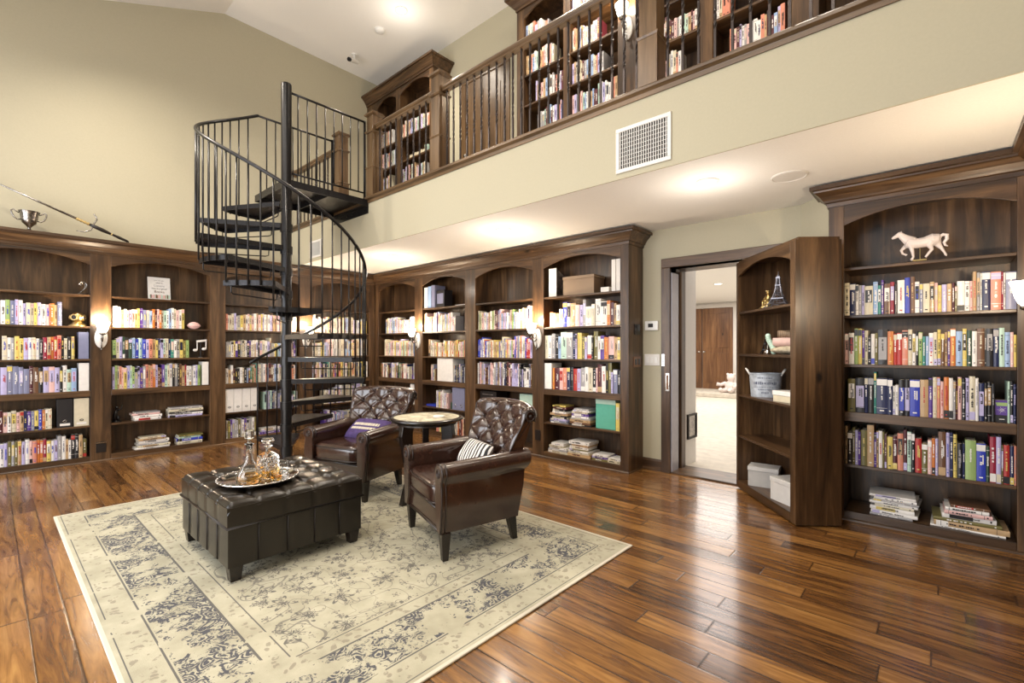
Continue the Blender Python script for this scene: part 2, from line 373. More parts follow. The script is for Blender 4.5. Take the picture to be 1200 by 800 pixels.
# doorway: casing, jamb, threshold
d1 = empty('door_1', (0, 0, 0)); d1['kind'] = 'structure'; d1['label'] = 'cased opening of the hidden doorway'
mb = MB(); mb.box(-2.125, -2.03, YW-.03, YW, 0, 2.11); mb.build('casing', WZ, d1, bevel=.004)
mb = MB(); mb.box(-.97, -.90, YW-.03, YW, 0, 2.11); mb.build('casing', WZ, d1, bevel=.004)
mb = MB(); mb.box(-2.125, -.90, YW-.032, YW, 2.11, 2.205); mb.build('header_casing', WX, d1, bevel=.004)
mb = MB(); mb.box(-2.06, -2.03, YW, 5.06, 0, 2.11); mb.box(-2.03, -.97, YW, 5.06, 2.11, 2.13); mb.box(-.97, -.94, YW, 5.06, 0, 2.11); mb.build('jamb', WZ, d1)
mb = MB(); mb.box(-2.03, -2.018, YW-.006, 4.86, .0, 2.06); mb.build('jamb_sheen_strip', SHEENGREY, d1, bevel=.003)  # pale strip painted in for a window reflection on the glossy jamb
mb = MB(); mb.box(-2.03, -2.0, 4.90, 5.0, 0, 2.09); mb.build('stop', WZ, d1, bevel=.004)
mb = MB(); mb.box(-2.03, -.97, YW-.02, 5.06, 0, .016); mb.build('threshold', WX, d1, bevel=.005)
mb = MB(); mb.box(-2.115, -2.085, YW-.037, YW-.03, 1.10, 1.22, 0); mb.box(-2.106, -2.094, YW-.040, YW-.037, 1.13, 1.19, 1); mb.build('strike_plate', [SILVER, IRON], d1)
mb = MB(); mb.box(-2.072, -2.034, YW-.040, YW-.03, .842, 1.026, 0); mb.box(-2.065, -2.041, YW-.042, YW-.040, .86, 1.008, 1); mb.build('flush_pull', [SILVER, DOORW], d1, bevel=.002)
# hall beyond the doorway
slab('floor_hall', CARPET, (-7.0, -.4, YW+.02, 14.1, -.12, .004))
slab('ceiling_hall', CEIL, (-7.0, -.4, YW+.12, 14.1, 2.6, 2.7))
slab('wall_hall_left', WHITE, (-7.0, -2.03, 5.061, 5.37, 0, 2.6))
slab('wall_hall_header', WHITE, (-2.03, -.4, 5.061, 5.12, 2.12, 2.6))
slab('wall_hall_right', WHITE, (-.94, -.4, 5.061, 14.1, 0, 2.6))
slab('wall_hall_far', WHITE, (-7.0, -.4, 14.0, 14.12, 0, 2.6))
slab('wall_hall_side', WHITE, (-7.1, -7.0, 5.3, 14.1, 0, 2.6))
o = MB().prism([(-7.0, 14.0), (-7.0, 12.9)]+[(-5.2+.25*math.sin(a), 12.65+.25-.25*math.cos(a)) for a in (0,)]+[(-4.6, 12.62), (-3.9, 12.7), (-3.2, 12.95), (-2.6, 13.4), (-2.3, 14.0)], .004, .12, 'z').build('trim_2', CARPET, bevel=.02); struct(o, 'low carpeted platform at the end of the hall')
d2 = empty('door_2', (0, 0, 0)); d2['kind'] = 'structure'; d2['label'] = 'pair of knotty wood doors at the end of the hall'
for k, x0 in enumerate((-5.94, -5.08)):
    mb = MB(); mb.box(x0, x0+.84, 13.94, 13.99, .12, 2.44)
    for z0, z1 in ((.3, 1.15), (1.3, 2.28)):
        for q in (0, 1):
            xx0 = x0+.10+q*.34; mb.box(xx0, xx0+.30, 13.925, 13.94, z0, z1)
    lf = mb.build('door_leaf', DOORW, d2, bevel=.006)
    kx = x0+(.78 if k == 0 else .06)
    mb = MB(); mb.lathe([(.001, 0), (.03, .002), (.03, .01), (.012, .014), (.012, .04), (.03, .05), (.032, .065), (.02, .08), (.001, .082)], 14)
    mb.xf(Matrix.Translation((kx, 13.94, 1.18)) @ Matrix.Rotation(PI/2, 4, 'X')); mb.build('door_knob', SILVER, lf, smooth=True)
mb = MB(); mb.box(-6.05, -4.13, 13.96, 13.998, 2.44, 2.55); mb.box(-4.24, -4.13, 13.96, 13.998, .12, 2.44); mb.build('casing', WHITE, d2)
# ------------------------------------------------------------------ bookcases
ZS = [1.883, 1.527, 1.163, .807, .417, .068]          # shelf tops, top to bottom
CROWN = [(-.02, 2.35), (.014, 2.35), (.016, 2.378), (.028, 2.384), (.034, 2.398), (.052, 2.425), (.078, 2.452), (.088, 2.458), (.090, 2.470), (.112, 2.474), (.112, 2.503), (-.02, 2.503)]
def arch(x0, x1, zs, za, n=14):
    w_ = x1-x0; s = za-zs; r = (w_*w_/4+s*s)/(2*s); cx, cz = (x0+x1)/2, za-r
    a = math.asin(w_/2/r)
    return [(cx+r*math.sin(-a+2*a*i/n), cz+r*math.cos(-a+2*a*i/n)) for i in range(n+1)]
def bookcase(name, org, rz, W, bays, depth, label, z0=0, group=None, crown=(True, True), spring=2.22, apex=2.315, top=2.36, zs=ZS, has_crown=True, thick=3, base=True, mitre=(0, 0)):
    """local frame: x along the front, y into the case, z up. bays = [(x0, x1)...]"""
    t = empty(name, (org[0], org[1], z0), rz, label, 'bookcase', group)
    FT = .022
    # back and dividers
    mb = MB(); mb.box(.0, W, depth-.012, depth, .0, top+.13 if has_crown else top); mb.build('back_panel', WZ, t)
    mb = MB()
    xs = [0]+[v for b_ in bays for v in b_]+[W]
    for i in range(0, len(xs), 2):
        a, b_ = xs[i], xs[i+1]
        mb.box(a if i else 0, a+.02 if i else .02, FT, depth-.012, 0, top)
        mb.box(b_-.02, b_, FT, depth-.012, 0, top)
    mb.box(0, W, FT, depth-.012, top, top+.02)
    if has_crown: mb.box(0, W, 0, depth, top+.125, top+.14)
    mb.build('side_panel', WZ, t)
    # outer ends
    if crown[0]: mb = MB(); mb.box(-.004, 0, .0, depth, 0, top); mb.build('end_panel', WZ, t)
    if crown[1] or not has_crown: mb = MB(); mb.box(W, W+.004, 0, depth, 0, top); mb.build('end_panel', WZ, t)
    # face frame stiles
    for i in range(0, len(xs), 2):
        mb = MB(); mb.box(xs[i], xs[i+1], 0, FT, 0, top); mb.build('stile', WZ, t, bevel=.002)
    for x0, x1 in bays:
        a = arch(x0, x1, spring, apex)
        mb = MB(); mb.prism([(x0, top)]+a+[(x1, top)], 0, FT, 'y')
        mb.build('arched_rail', WX, t, bevel=.002)
        for k, z in enumerate(zs):
            th = .068 if k == thick else (zs[-1] if k == len(zs)-1 else .022)
            y0 = .0 if k in (thick, len(zs)-1) else .006
            mb = MB(); mb.box(x0+.0005, x1-.0005, y0, depth-.013, z-th, z)
            mb.build('shelf', WX, t, bevel=.003)
    if has_crown:
        path = []
        if crown[0]: path.append((0, depth))
        path += [(0, 0), (W, 0)]
        if crown[1]: path.append((W, depth))
        mb = MB(); mb.sweep(path, CROWN, mitre=mitre); mb.build('crown_moulding', WX, t)
    if base:
        path = [(0, 0), (W, 0)]
        if crown[1]: path.append((W, depth))
        if crown[0]: path = [(0, depth)]+path
        mb = MB(); mb.sweep(path, [(0, 0), (.014, 0), (.013, .008), (.008, .014), (0, .018)]); mb.build('shoe_moulding', WX, t)
    return t
class Case:
    def __init__(s, key, org, rz, z0, depth): s.key, s.o, s.rz, s.z0, s.d = key, org, rz, z0, depth
    def M(s): return Matrix.Translation((s.o[0], s.o[1], s.z0)) @ Matrix.Rotation(s.rz, 4, 'Z')
    def P(s, x, y, z): return s.M() @ Vector((x, y, z))
A_Y0 = -.32
A_B = [(-.222-A_Y0, .768-A_Y0), (.95-A_Y0, 1.941-A_Y0), (2.122-A_Y0, 3.11-A_Y0), (3.302-A_Y0, 4.275-A_Y0)]
bookcase('built_in_bookcase', (XW, A_Y0), PI/2, 4.375-A_Y0, A_B, .25, 'four-bay dark alder built-in bookcase with arched bays on the left wall behind the spiral stair', crown=(True, False), mitre=(0, 1))
CA = Case('A', (XW, A_Y0), PI/2, 0, .25)
B_X0 = -7.06
B_B = [(-6.953-B_X0, -5.956-B_X0), (-5.762-B_X0, -4.813-B_X0), (-4.607-B_X0, -3.612-B_X0), (-3.443-B_X0, -2.434-B_X0)]
bookcase('built_in_bookcase', (B_X0, 4.38), 0, -2.345-B_X0, B_B, .32, 'four-bay dark alder built-in bookcase under the gallery, ending beside the thermostat wall', crown=(False, True), mitre=(1, 0))
CB = Case('B', (B_X0, 4.38), 0, 0, .32)
R_X0 = -.609
R_B = [(-.517-R_X0, .373-R_X0)]
bookcase('built_in_bookcase', (R_X0, 4.295), 0, .455-R_X0, R_B, .40, 'single-bay dark alder bookcase at the right with a white horse on its top shelf', crown=(True, False), spring=2.2, apex=2.29, mitre=(0, 1))
CR = Case('R', (R_X0, 4.295), 0, 0, .40)
bookcase('built_in_bookcase', (.455, 4.295), -PI/2, 2.6, [(.20, 1.2), (1.38, 2.4)], .34, 'dark alder bookcase on the right wall, only its crown corner in the frame', crown=(False, True), mitre=(1, 0))
# gallery cases
bookcase('gallery_bookcase', (XA, 4.38), 0, 1.80, [(.32, .862), (.978, 1.72)], .32, 'two-bay alder bookcase on the gallery in the corner above the spiral stair landing', z0=ZU, crown=(False, True))
CU1 = Case('U1', (XA, 4.38), 0, ZU, .32)
U_X0 = -3.858
U_B = [(-3.747-U_X0, -3.159-U_X0), (-3.065-U_X0, -2.464-U_X0), (-2.233-U_X0, -1.636-U_X0), (-1.506-U_X0, -.907-U_X0), (-.69-U_X0, .2-U_X0)]
bookcase('gallery_bookcase', (U_X0, 4.38), 0, .795-U_X0, U_B, .32, 'long alder bookcase on the gallery right of the gallery door, behind the balusters', z0=ZU, crown=(True, False))
CU2 = Case('U2', (U_X0, 4.38), 0, ZU, .32)
# the swung-open hidden-door bookcase
OP_RZ = math.atan2(3.88-4.613, -.755+1.372); OPW = .957
bookcase('hidden_door_bookcase', (-1.372, 4.613), OP_RZ, OPW, [(.035, .89)], .324, 'narrow arched bookcase standing swung open at an angle in the doorway', z0=.012, crown=(False, False), has_crown=False, base=False, spring=1.92, apex=2.0, top=2.05, zs=[1.60, 1.22, .85, .48, .068], thick=9)
CO = Case('O', (-1.372, 4.613), OP_RZ, .012, .324)

# ------------------------------------------------------------------ books
COL = dict(cream=(.62, .56, .42), white=(.78, .75, .72), grey=(.33, .32, .33), black=(.012, .011, .014), navy=(.012, .018, .075),
 blue=(.03, .05, .42), sky=(.28, .40, .62), lavender=(.46, .42, .66), purple=(.10, .045, .27), pink=(.72, .46, .44), salmon=(.62, .24, .16),
 red=(.42, .03, .025), crimson=(.28, .015, .04), maroon=(.075, .012, .020), orange=(.55, .17, .035), tan=(.48, .32, .17), brown=(.14, .065, .032),
 yellow=(.66, .52, .14), olive=(.16, .14, .045), green=(.30, .42, .15), teal=(.05, .24, .20), forest=(.02, .055, .03), slate=(.20, .21, .33), mint=(.45, .62, .52))
CM = {k: plain('book_'+k, c, .42, var=.06, coat=.1) for k, c in COL.items()}
MK = {'w': CM['white'], 'k': CM['black'], 'g': CM['tan'], 'y': CM['yellow'], 'r': CM['red'], 'b': CM['blue'], 'n': CM['navy'], 'l': CM['lavender'], 'c': CM['cream'], 'e': CM['grey']}
DARK = {'black', 'navy', 'blue', 'purple', 'red', 'crimson', 'maroon', 'brown', 'olive', 'teal', 'forest', 'slate', 'orange', 'grey'}
def book_geo(w_, d, h_, rnd, detail=True, lab=None):
    """spine at y=0 facing -y, base z=0, centred in x. slots: 0 cover 1 pages 2 mark 3 second mark"""
    mb = MB(); t = min(.0028, w_*.14); x = w_/2; e = .003
    if detail:
        n = 4
        out = [(-x+2*x*i/n, .0035*(1-math.sin(PI*i/n))) for i in range(n+1)]
        mb.rings([[(px, py, 0) for px, py in out]+[(x, .008, 0), (-x, .008, 0)], [(px, py, h_) for px, py in out]+[(x, .008, h_), (-x, .008, h_)]])
        mb.box(-x, -x+t, .008, d, 0, h_); mb.box(x-t, x, .008, d, 0, h_)
        mb.box(-x+t, x-t, .008, d-e, e, h_-e, 1)
    else:
        mb.box(-x, x, 0, d, 0, h_)
        mb.box(-x*.8, x*.8, .006, d-.004, h_, h_+.0006, 1)
    f = -.0006 if detail else -.0012
    kind = rnd.random()
    if lab: kind = lab
    def q(x0, x1, z0, z1, m):
        mb.add([(x0, f, z0), (x1, f, z0), (x1, f, z1), (x0, f, z1)], [(0, 1, 2, 3)], m)
    if kind == 'top' or (not lab and kind < .16): q(-x*.96, x*.96, h_*.80, h_*.97, 3)
    elif kind == 'panel' or (not lab and kind < .30): q(-x*.8, x*.8, h_*.42, h_*.86, 3)
    elif kind == 'base' or (not lab and kind < .40): q(-x*.96, x*.96, h_*.02, h_*.20, 3)
    elif kind == 'big': q(-x*.86, x*.86, h_*.14, h_*.78, 3)
    # lettering: a run of small strokes down the spine
    f -= .0004
    z = h_*rnd.uniform(.72, .84); zend = h_*rnd.uniform(.30, .5); lw = min(x*.55, .006)*rnd.uniform(.7, 1)
    while z > zend:
        g_ = rnd.uniform(.004, .012)
        if rnd.random() > .16: q(-lw*rnd.uniform(.6, 1), lw*rnd.uniform(.6, 1), z-g_, z, 2)
        z -= g_+.002
    if rnd.random() < .6: q(-x*.4, x*.4, h_*.08, h_*.08+.008, 2)
    if x > .012 and rnd.random() < .6:
        q(x*.3, x*.55, h_*.45, h_*.7, 2)
    if rnd.random() < .35:
        for zz in (h_*.9, h_*.16): q(-x*.98, x*.98, zz, zz+.0022, 2)
    return mb
BK = []   # all book specs
ORD = {}
def gap(z):
    up = [q for q in ZS if q > z+.01]
    return (min(up)-(.068 if abs(min(up)-ZS[3]) < .001 else .022)-z-.008) if up else .30
def nth(n): return str(n)+({1: 'st', 2: 'nd', 3: 'rd'}.get(n % 10, 'th') if n not in (11, 12, 13) else 'th')
def px_on(case, px, y):
    """plan x (case frame) of a measured column of the survey table, for books standing at depth y"""
    t = (px-600)/552.9; s_, c_ = math.sin(.733), math.cos(.733)
    rx, ry = -s_+t*c_, c_+t*s_
    return rx*(case.o[1]+y)/ry-case.o[0]
def measured(case, zsh, where, x0, base, lst, seed, d=.17, y=.02):
    """lst = (right column, top row, colour[, mark[, label kind]]) read off the survey; base=(col, row, col, row) of the shelf line"""
    rnd = random.Random(seed); row = []
    px = x0; X = px_on(case, x0, y)+.001
    for it in lst:
        p1, ty, col = it[:3]; mk = it[3] if len(it) > 3 and it[3] else ('w' if col in DARK else 'k'); lab = it[4] if len(it) > 4 else None
        X1 = px_on(case, p1, y)
        pm = (px+p1)/2; t = (pm-600)/552.9; s_, c_ = math.sin(.733), math.cos(.733)
        dpt = (case.o[1]+y)/(c_+t*s_)
        hgt = 1.28+dpt*(408.15-ty)/552.9-zsh-case.z0
        wd = X1-X-.0012
        if col and wd > .004:
            row.append(dict(c=case, x=(X+X1)/2, y=y+rnd.uniform(0, .012), z=zsh, w=wd, h=min(gap(zsh), max(.12, hgt)), d=min(case.d-.03-y-.012, d*rnd.uniform(.85, 1.05)), col=col, mk=mk, lab=lab, tilt=0, where=where))
        X, px = X1, p1
    BK.append(row)
def filled(case, zsh, where, x0, x1, seed, cols, hmin=.18, hmax=.25, wmin=.014, wmax=.034, d=.16, y=.02, lean=.03, end=None, hseq=None):
    rnd = random.Random(seed); row = []; x = x0+.002; i = 0; sm = rnd.uniform(hmin, hmax)
    cols = cols.split() if isinstance(cols, str) else cols
    while True:
        wd = rnd.uniform(wmin, wmax)
        if x+wd > x1-.002: break
        if rnd.random() < .3: sm = rnd.uniform(hmin, hmax)
        hh_ = sm+rnd.uniform(-.012, .012)
        col = cols[i % len(cols)] if hseq else rnd.choice(cols)
        row.append(dict(c=case, x=x+wd/2, y=y+rnd.uniform(0, .015), z=zsh, w=wd-.001, h=min(hh_, gap(zsh)), d=min(case.d-.03-y-.016, d*rnd.uniform(.8, 1.05)), col=col, mk=('w' if col in DARK else rnd.choice('kkrnb')), lab=None, tilt=0, where=where))
        x += wd; i += 1
    BK.append(row)
STK = []
def stack(case, x, zsh, where, lst, seed, y=.03):
    """lst bottom to top: (length, depth, thick, colour)"""
    rnd = random.Random(seed); z = zsh; row = []
    for k, (L, dd, th, col) in enumerate(lst):
        row.append(dict(c=case, x=x+rnd.uniform(-.012, .012), y=y+rnd.uniform(0, .015), z=z, w=th, h=L, d=min(dd, case.d-.05-y), col=col, mk=('w' if col in DARK else 'k'), lab=None, flat=True, rz=rnd.uniform(-.06, .06), where=where, k=k, n=len(lst)))
        z += th+.0006
    STK.append(row)

# right-hand bookcase, read book by book
b2 = (989, 369, 1192, 362.5)
measured(CR, ZS[1], 'second shelf, horse bookcase', 989.5, b2, [(995.5,331.5,'cream'),(1002.5,332,'navy','w','top'),(1006,333.5,'white'),(1009.5,334,'grey'),(1013,334,'lavender'),(1023,335,'cream','k','panel'),(1028.5,330,'sky','w'),(1032.5,334,'teal','w','panel'),(1035.5,328,'purple'),(1043,332,'brown','w','panel'),(1048,330,'crimson','w'),(1051.5,333,'black','w'),(1060,328,'white','r'),(1066.5,325,'blue','y'),(1072,324,'brown','g'),(1077.5,330,'white','b'),(1081.5,332,'slate','w'),(1089.5,332,'cream','k'),(1095,330,'tan','k','panel'),(1099,331,'pink','l'),(1103.5,334,'yellow','g'),(1109.5,333,'lavender','w'),(1115.5,332,'tan','w'),(1119,331,'maroon','w'),(1121.5,335,'olive','y'),(1130.5,329,'white','k','base'),(1136.5,329,'white','k'),(1140,329,'pink','r'),(1144.5,318,'tan','r'),(1149,319,'grey','k'),(1150.5,320,'white'),(1161,318,'navy','w','top'),(1173.5,318,'salmon','w'),(1176,318,'crimson','w'),(1178.5,319,'white'),(1191.5,318,'slate','w','top')], 21)
measured(CR, ZS[2], 'third shelf, horse bookcase', 989.5, 0, [(994.5,391,'pink','k'),(1001,390,'white','r'),(1005.5,385,'green','k','top'),(1010,385,'yellow','k','top'),(1013,387,'purple'),(1017,387,'cream','k'),(1020.5,393,'black'),(1025,391,'white','b','base'),(1028.5,390,'olive'),(1040,386,'black','e','big'),(1047,388,'orange','y'),(1051,391,'red'),(1057,390,'red','w','top'),(1064,387,'salmon','w'),(1069,386,'cream','k','panel'),(1073,391,'white','k'),(1076,388,'black'),(1081,389,'green','k'),(1084.5,394,'teal'),(1088.5,394,'sky','w'),(1094,390,'white','r'),(1098.5,389,'cream','l','base'),(1102.5,386,'yellow','l','base'),(1107,390,'brown','w'),(1110.5,389,'tan'),(1113.5,387,'purple','w'),(1120,385,'orange','y'),(1128,388,'sky','n'),(1133,385,'yellow','k','panel'),(1139,387,'forest','w'),(1145,388,'white','e'),(1154,385,'brown','c'),(1156,386,'black'),(1164,385,'black','e','panel'),(1171,385,'navy','e','top'),(1177.5,384,'mint','k'),(1184,389,'sky','n'),(1188,389,'pink','w'),(1191.5,392,'yellow','k')], 22)
measured(CR, ZS[3], 'fourth shelf, horse bookcase', 993, 0, [(1002,444,'olive','w','panel'),(1013,443,'black','l','big'),(1017,442,'navy','w'),(1024,442,'black','e','top'),(1027,436,'teal','y','top'),(1040,443,'navy','w','top'),(1046,444,'navy','w','top'),(1049,452,'white','k'),(1053,451,'white','e'),(1060,445,'black','b','big'),(1066,445,'black','l','big'),(1078,445,'blue','w','top'),(1088,445,'tan','r'),(1093,443,'purple','w'),(1098,442,'cream','g'),(1102,442,'salmon','y'),(1106,447,'pink','r'),(1112,442,'orange','r'),(1117,443,'white','k','base'),(1120,446,'grey'),(1122.5,447,'maroon','y'),(1127,442,'pink','y','top'),(1131.5,444,'black','w'),(1136,443,'lavender','k'),(1143,441,'cream','l','base'),(1147,443,'white','e'),(1153.5,449,'navy','l','big'),(1157,449,'black','w'),(1162,448,'black','w'),(1166,450,'black','e'),(1181,460,None),(1184,447,'mint','k'),(1187.5,447,'black','w'),(1191,450,'navy','l')], 23)
measured(CR, ZS[4], 'fifth shelf, horse bookcase', 990, 0, [(993,499,'tan'),(999,506,'black','w','top'),(1002,501,'olive'),(1005.5,504,'lavender','w'),(1008.5,506,'purple'),(1016,504,'olive','y'),(1024,498,'tan','w'),(1027,507,'purple'),(1029.5,505,'tan'),(1034,505,'white','r'),(1036.5,506,'olive','y'),(1039,509,'maroon'),(1046,512,'yellow','k'),(1051.5,511,'maroon','w'),(1058.5,508,'salmon','g'),(1063,504,'maroon','w'),(1068,506,'mint','w','top'),(1072,507,'black','w','top'),(1080,514,'red','y'),(1087,520,'olive','w','top'),(1092,516,'pink','w'),(1096,514,'orange','w'),(1099.5,514,'lavender','w'),(1108.5,506,'brown','w'),(1113,507,'lavender','b'),(1117,507,'navy','w'),(1121.5,509,'yellow','k'),(1128,520,'black','e'),(1131,520,'navy','w'),(1144,516,'green','w'),(1155.5,520,'blue','w','top'),(1160,524,'forest','w'),(1167.5,512,'crimson','w','base'),(1173.5,512,'lavender','w'),(1176,522,'olive'),(1183.5,522,'red','y'),(1188.5,523,'navy','y','base'),(1191.5,523,'salmon','e')], 24)
stack(CR, .375, ZS[5], 'left stack, horse bookcase', [(.24,.24,.016,'grey'),(.26,.25,.022,'white'),(.25,.24,.026,'white'),(.22,.22,.018,'cream'),(.27,.25,.020,'white'),(.26,.24,.012,'grey'),(.24,.24,.018,'white'),(.26,.25,.016,'white')], 31)
stack(CR, .765, ZS[5], 'right stack, horse bookcase', [(.36,.28,.012,'white'),(.36,.27,.034,'tan'),(.33,.27,.022,'olive'),(.26,.25,.030,'white'),(.23,.24,.024,'pink'),(.21,.22,.022,'white'),(.19,.22,.016,'brown')], 32)
# end bay beside the thermostat wall
measured(CB, ZS[1], 'second shelf, doorway-end bay', 644, 0, [(648,366,'orange','g'),(651,367,'white'),(655,367,'yellow','g'),(659,362,'white','e'),(664,354,'blue','w'),(668,355,'pink','e'),(674,355,'tan','w'),(679,357,'pink','w'),(682.5,357,'lavender','b','top'),(686,351,'grey','w'),(693,359,'white','e'),(697,356,'cream','e'),(703.5,350,'white','k'),(711,353,'white','k'),(715,352,'orange','y'),(719,354,'maroon','w'),(722,355,'tan'),(726.5,357,'white','e')], 41)
measured(CB, ZS[2], 'third shelf, doorway-end bay', 638, 0, [(642,393,'cream'),(646,393,'white'),(650,391,'grey','w'),(654,393,'black','w'),(657,394,'sky'),(663.5,389,'mint','w','top'),(671,389,'grey','w','top'),(674,391,'navy'),(676,391,'lavender'),(681,390,'yellow','g'),(685,394,'olive','y'),(687.5,395,'lavender'),(693,393,'white','r','base'),(695,395,'black'),(700,388,'olive','w'),(703,394,'white'),(707.5,393,'purple','w','panel'),(712.5,395,'orange','y'),(719,394,'pink','e'),(723,395,'tan','k'),(726.5,395,'yellow','k')], 42)
measured(CB, ZS[3], 'fourth shelf, doorway-end bay', 647.5, 0, [(650,431,'orange'),(655,431,'maroon','w'),(659,431,'pink','w'),(664,431,'salmon','w'),(668,430,'navy','y','top'),(671.5,430,'black','e'),(676,432,'red','g'),(680,432,'lavender','r'),(685,431,'grey','w'),(689,430,'white'),(694,431,'cream','k'),(698,432,'black','w','base'),(700,431,'pink'),(705,427,'maroon','g'),(709.5,429,'white','r'),(712,427,'black','w'),(716,425,'olive','w'),(718,436,'lavender'),(723,433,'slate','w','top'),(726.5,434,'black','w')], 43)
x0 = B_B[3][0]
stack(CB, x0+.20, ZS[4], 'left stack, doorway-end bay', [(.24,.2,.014,'grey'),(.25,.2,.016,'slate'),(.23,.2,.018,'lavender'),(.21,.2,.022,'cream'),(.20,.2,.016,'black'),(.24,.2,.026,'tan'),(.2,.18,.02,'white'),(.19,.18,.024,'black'),(.2,.18,.026,'maroon'),(.18,.18,.016,'yellow')], 44)
stack(CB, x0+.49, ZS[4], 'right stack, doorway-end bay', [(.30,.2,.018,'black'),(.28,.2,.022,'brown'),(.27,.2,.026,'tan'),(.25,.2,.016,'grey'),(.22,.2,.02,'white'),(.22,.2,.03,'purple'),(.21,.2,.02,'cream'),(.22,.2,.016,'white'),(.2,.2,.018,'grey')], 45)
stack(CB, x0+.17, ZS[5], 'left low stack, doorway-end bay', [(.27,.22,.022,'cream'),(.27,.22,.02,'grey'),(.25,.22,.022,'white'),(.2,.2,.02,'cream'),(.17,.2,.03,'white')], 46)
stack(CB, x0+.47, ZS[5], 'middle low stack, doorway-end bay', [(.30,.24,.03,'tan'),(.27,.23,.018,'cream'),(.28,.22,.02,'white'),(.24,.2,.014,'olive'),(.24,.2,.03,'white'),(.22,.2,.02,'tan'),(.26,.22,.034,'white')], 47)
stack(CB, x0+.74, ZS[5], 'right low stack, doorway-end bay', [(.19,.2,.02,'olive'),(.2,.2,.024,'purple'),(.18,.18,.018,'white')], 48)
stack(CB, x0+.91, ZS[5], 'small low stack, doorway-end bay', [(.17,.18,.026,'cream'),(.15,.16,.022,'white')], 49)
PALE = 'white white cream pink lavender cream grey tan sky white yellow pink'
MIX = 'cream white lavender grey black navy pink salmon tan maroon white sky olive purple yellow cream brown white teal'
WARMC = 'orange salmon tan cream yellow pink white red green cream'
DARKM = 'black white navy cream grey maroon slate white brown lavender pink olive'
# other bays on the back wall
def B(i): return B_B[i]
filled(CB, ZS[1], 'second shelf, corner bay', B(0)[0]+.18, B(0)[1]-.02, 51, PALE)
filled(CB, ZS[2], 'third shelf, corner bay', B(0)[0]+.14, B(0)[1]-.02, 52, PALE+' mint mint', .2, .26)
filled(CB, ZS[3], 'fourth shelf, corner bay', B(0)[0]+.03, B(0)[1]-.02, 53, MIX)
filled(CB, ZS[1], 'second shelf, second bay', B(1)[0]+.02, B(1)[1]-.2, 54, PALE+' purple', .2, .28)
filled(CB, ZS[2], 'third shelf, second bay', B(1)[0]+.12, B(1)[1]-.01, 55, WARMC, .19, .26)
filled(CB, ZS[3], 'fourth shelf, second bay', B(1)[0]+.16, B(1)[0]+.30, 56, DARKM, .16, .24)
filled(CB, ZS[3], 'fourth shelf, second bay', B(1)[0]+.68, B(1)[1]-.01, 57, DARKM, .2, .25)
filled(CB, ZS[4], 'fifth shelf, second bay', B(1)[0]+.3, B(1)[0]+.58, 58, PALE+' purple slate', .2, .27)
filled(CB, ZS[5], 'bottom shelf, second bay', B(1)[0]+.3, B(1)[1]-.01, 59, 'yellow orange cream white grey maroon salmon', .2, .26)
filled(CB, ZS[1], 'second shelf, third bay', B(2)[0]+.02, B(2)[1]-.01, 60, PALE+' green maroon slate', .2, .27)
filled(CB, ZS[2], 'third shelf, third bay', B(2)[0]+.02, B(2)[1]-.01, 61, WARMC+' blue slate white white cream lavender', .2, .27)
filled(CB, ZS[3], 'fourth shelf, third bay', B(2)[0]+.02, B(2)[1]-.01, 62, DARKM+' white white', .2, .29)
filled(CB, ZS[4], 'fifth shelf, third bay', B(2)[0]+.45, B(2)[0]+.62, 63, 'lavender white slate', .18, .24)
# left wall
def Ab(i): return A_B[i]
filled(CA, ZS[1], 'second shelf, leftmost bay', Ab(0)[0]+.02, Ab(0)[1]-.21, 70, 'pink orange tan slate white cream salmon orange white grey white green slate lavender white lavender cream cream yellow lavender white'.split(), .2, .27, .022, .038, hseq=True)
filled(CA, ZS[2], 'third shelf, leftmost bay', Ab(0)[0]+.02, Ab(0)[1]-.12, 71, 'salmon black cream black yellow pink pink brown grey black cream cream white grey yellow yellow lavender white cream white black crimson tan orange red'.split(), .2, .26, .02, .036, hseq=True)
filled(CA, ZS[3], 'fourth shelf, leftmost bay', Ab(0)[0]+.02, Ab(0)[1]-.10, 72, 'sky blue navy blue white grey white black lavender lavender slate slate slate slate maroon brown black lavender pink lavender black white mint'.split(), .24, .30, .022, .046, hseq=True)
filled(CA, ZS[4], 'fifth shelf, leftmost bay', Ab(0)[0]+.02, Ab(0)[1]-.29, 73, 'orange cream cream white yellow maroon black brown grey maroon pink white cream pink tan navy purple slate yellow blue'.split(), .2, .26, .022, .036, hseq=True)
filled(CA, ZS[5], 'bottom shelf, leftmost bay', Ab(0)[0]+.02, Ab(0)[1]-.02, 74, 'tan olive maroon brown orange forest forest sky lavender black forest white lavender olive grey olive tan lavender white pink salmon orange orange crimson yellow white lavender grey white tan white black black'.split(), .2, .26, .02, .034, hseq=True)
filled(CA, ZS[1], 'second shelf, sconce-side bay', Ab(1)[0]+.01, Ab(1)[1]-.26, 75, 'cream pink white yellow white cream lavender pink tan yellow purple slate grey sky orange maroon pink orange cream mint white sky white'.split(), .2, .25, .02, .034, hseq=True)
filled(CA, ZS[2], 'third shelf, sconce-side bay', Ab(1)[0]+.01, Ab(1)[1]-.20, 76, 'green cream lavender forest black forest sky blue mint blue lavender salmon tan yellow navy lavender mint cream navy teal white grey yellow olive green'.split(), .2, .25, .02, .036, hseq=True)
filled(CA, ZS[3], 'fourth shelf, sconce-side bay', Ab(1)[0]+.01, Ab(1)[1]-.08, 77, 'lavender green cream salmon pink yellow lavender mint green grey lavender purple grey salmon tan salmon orange lavender brown maroon purple mint cream white black grey black brown tan crimson white white grey white'.split(), .22, .28, .018, .032, hseq=True)
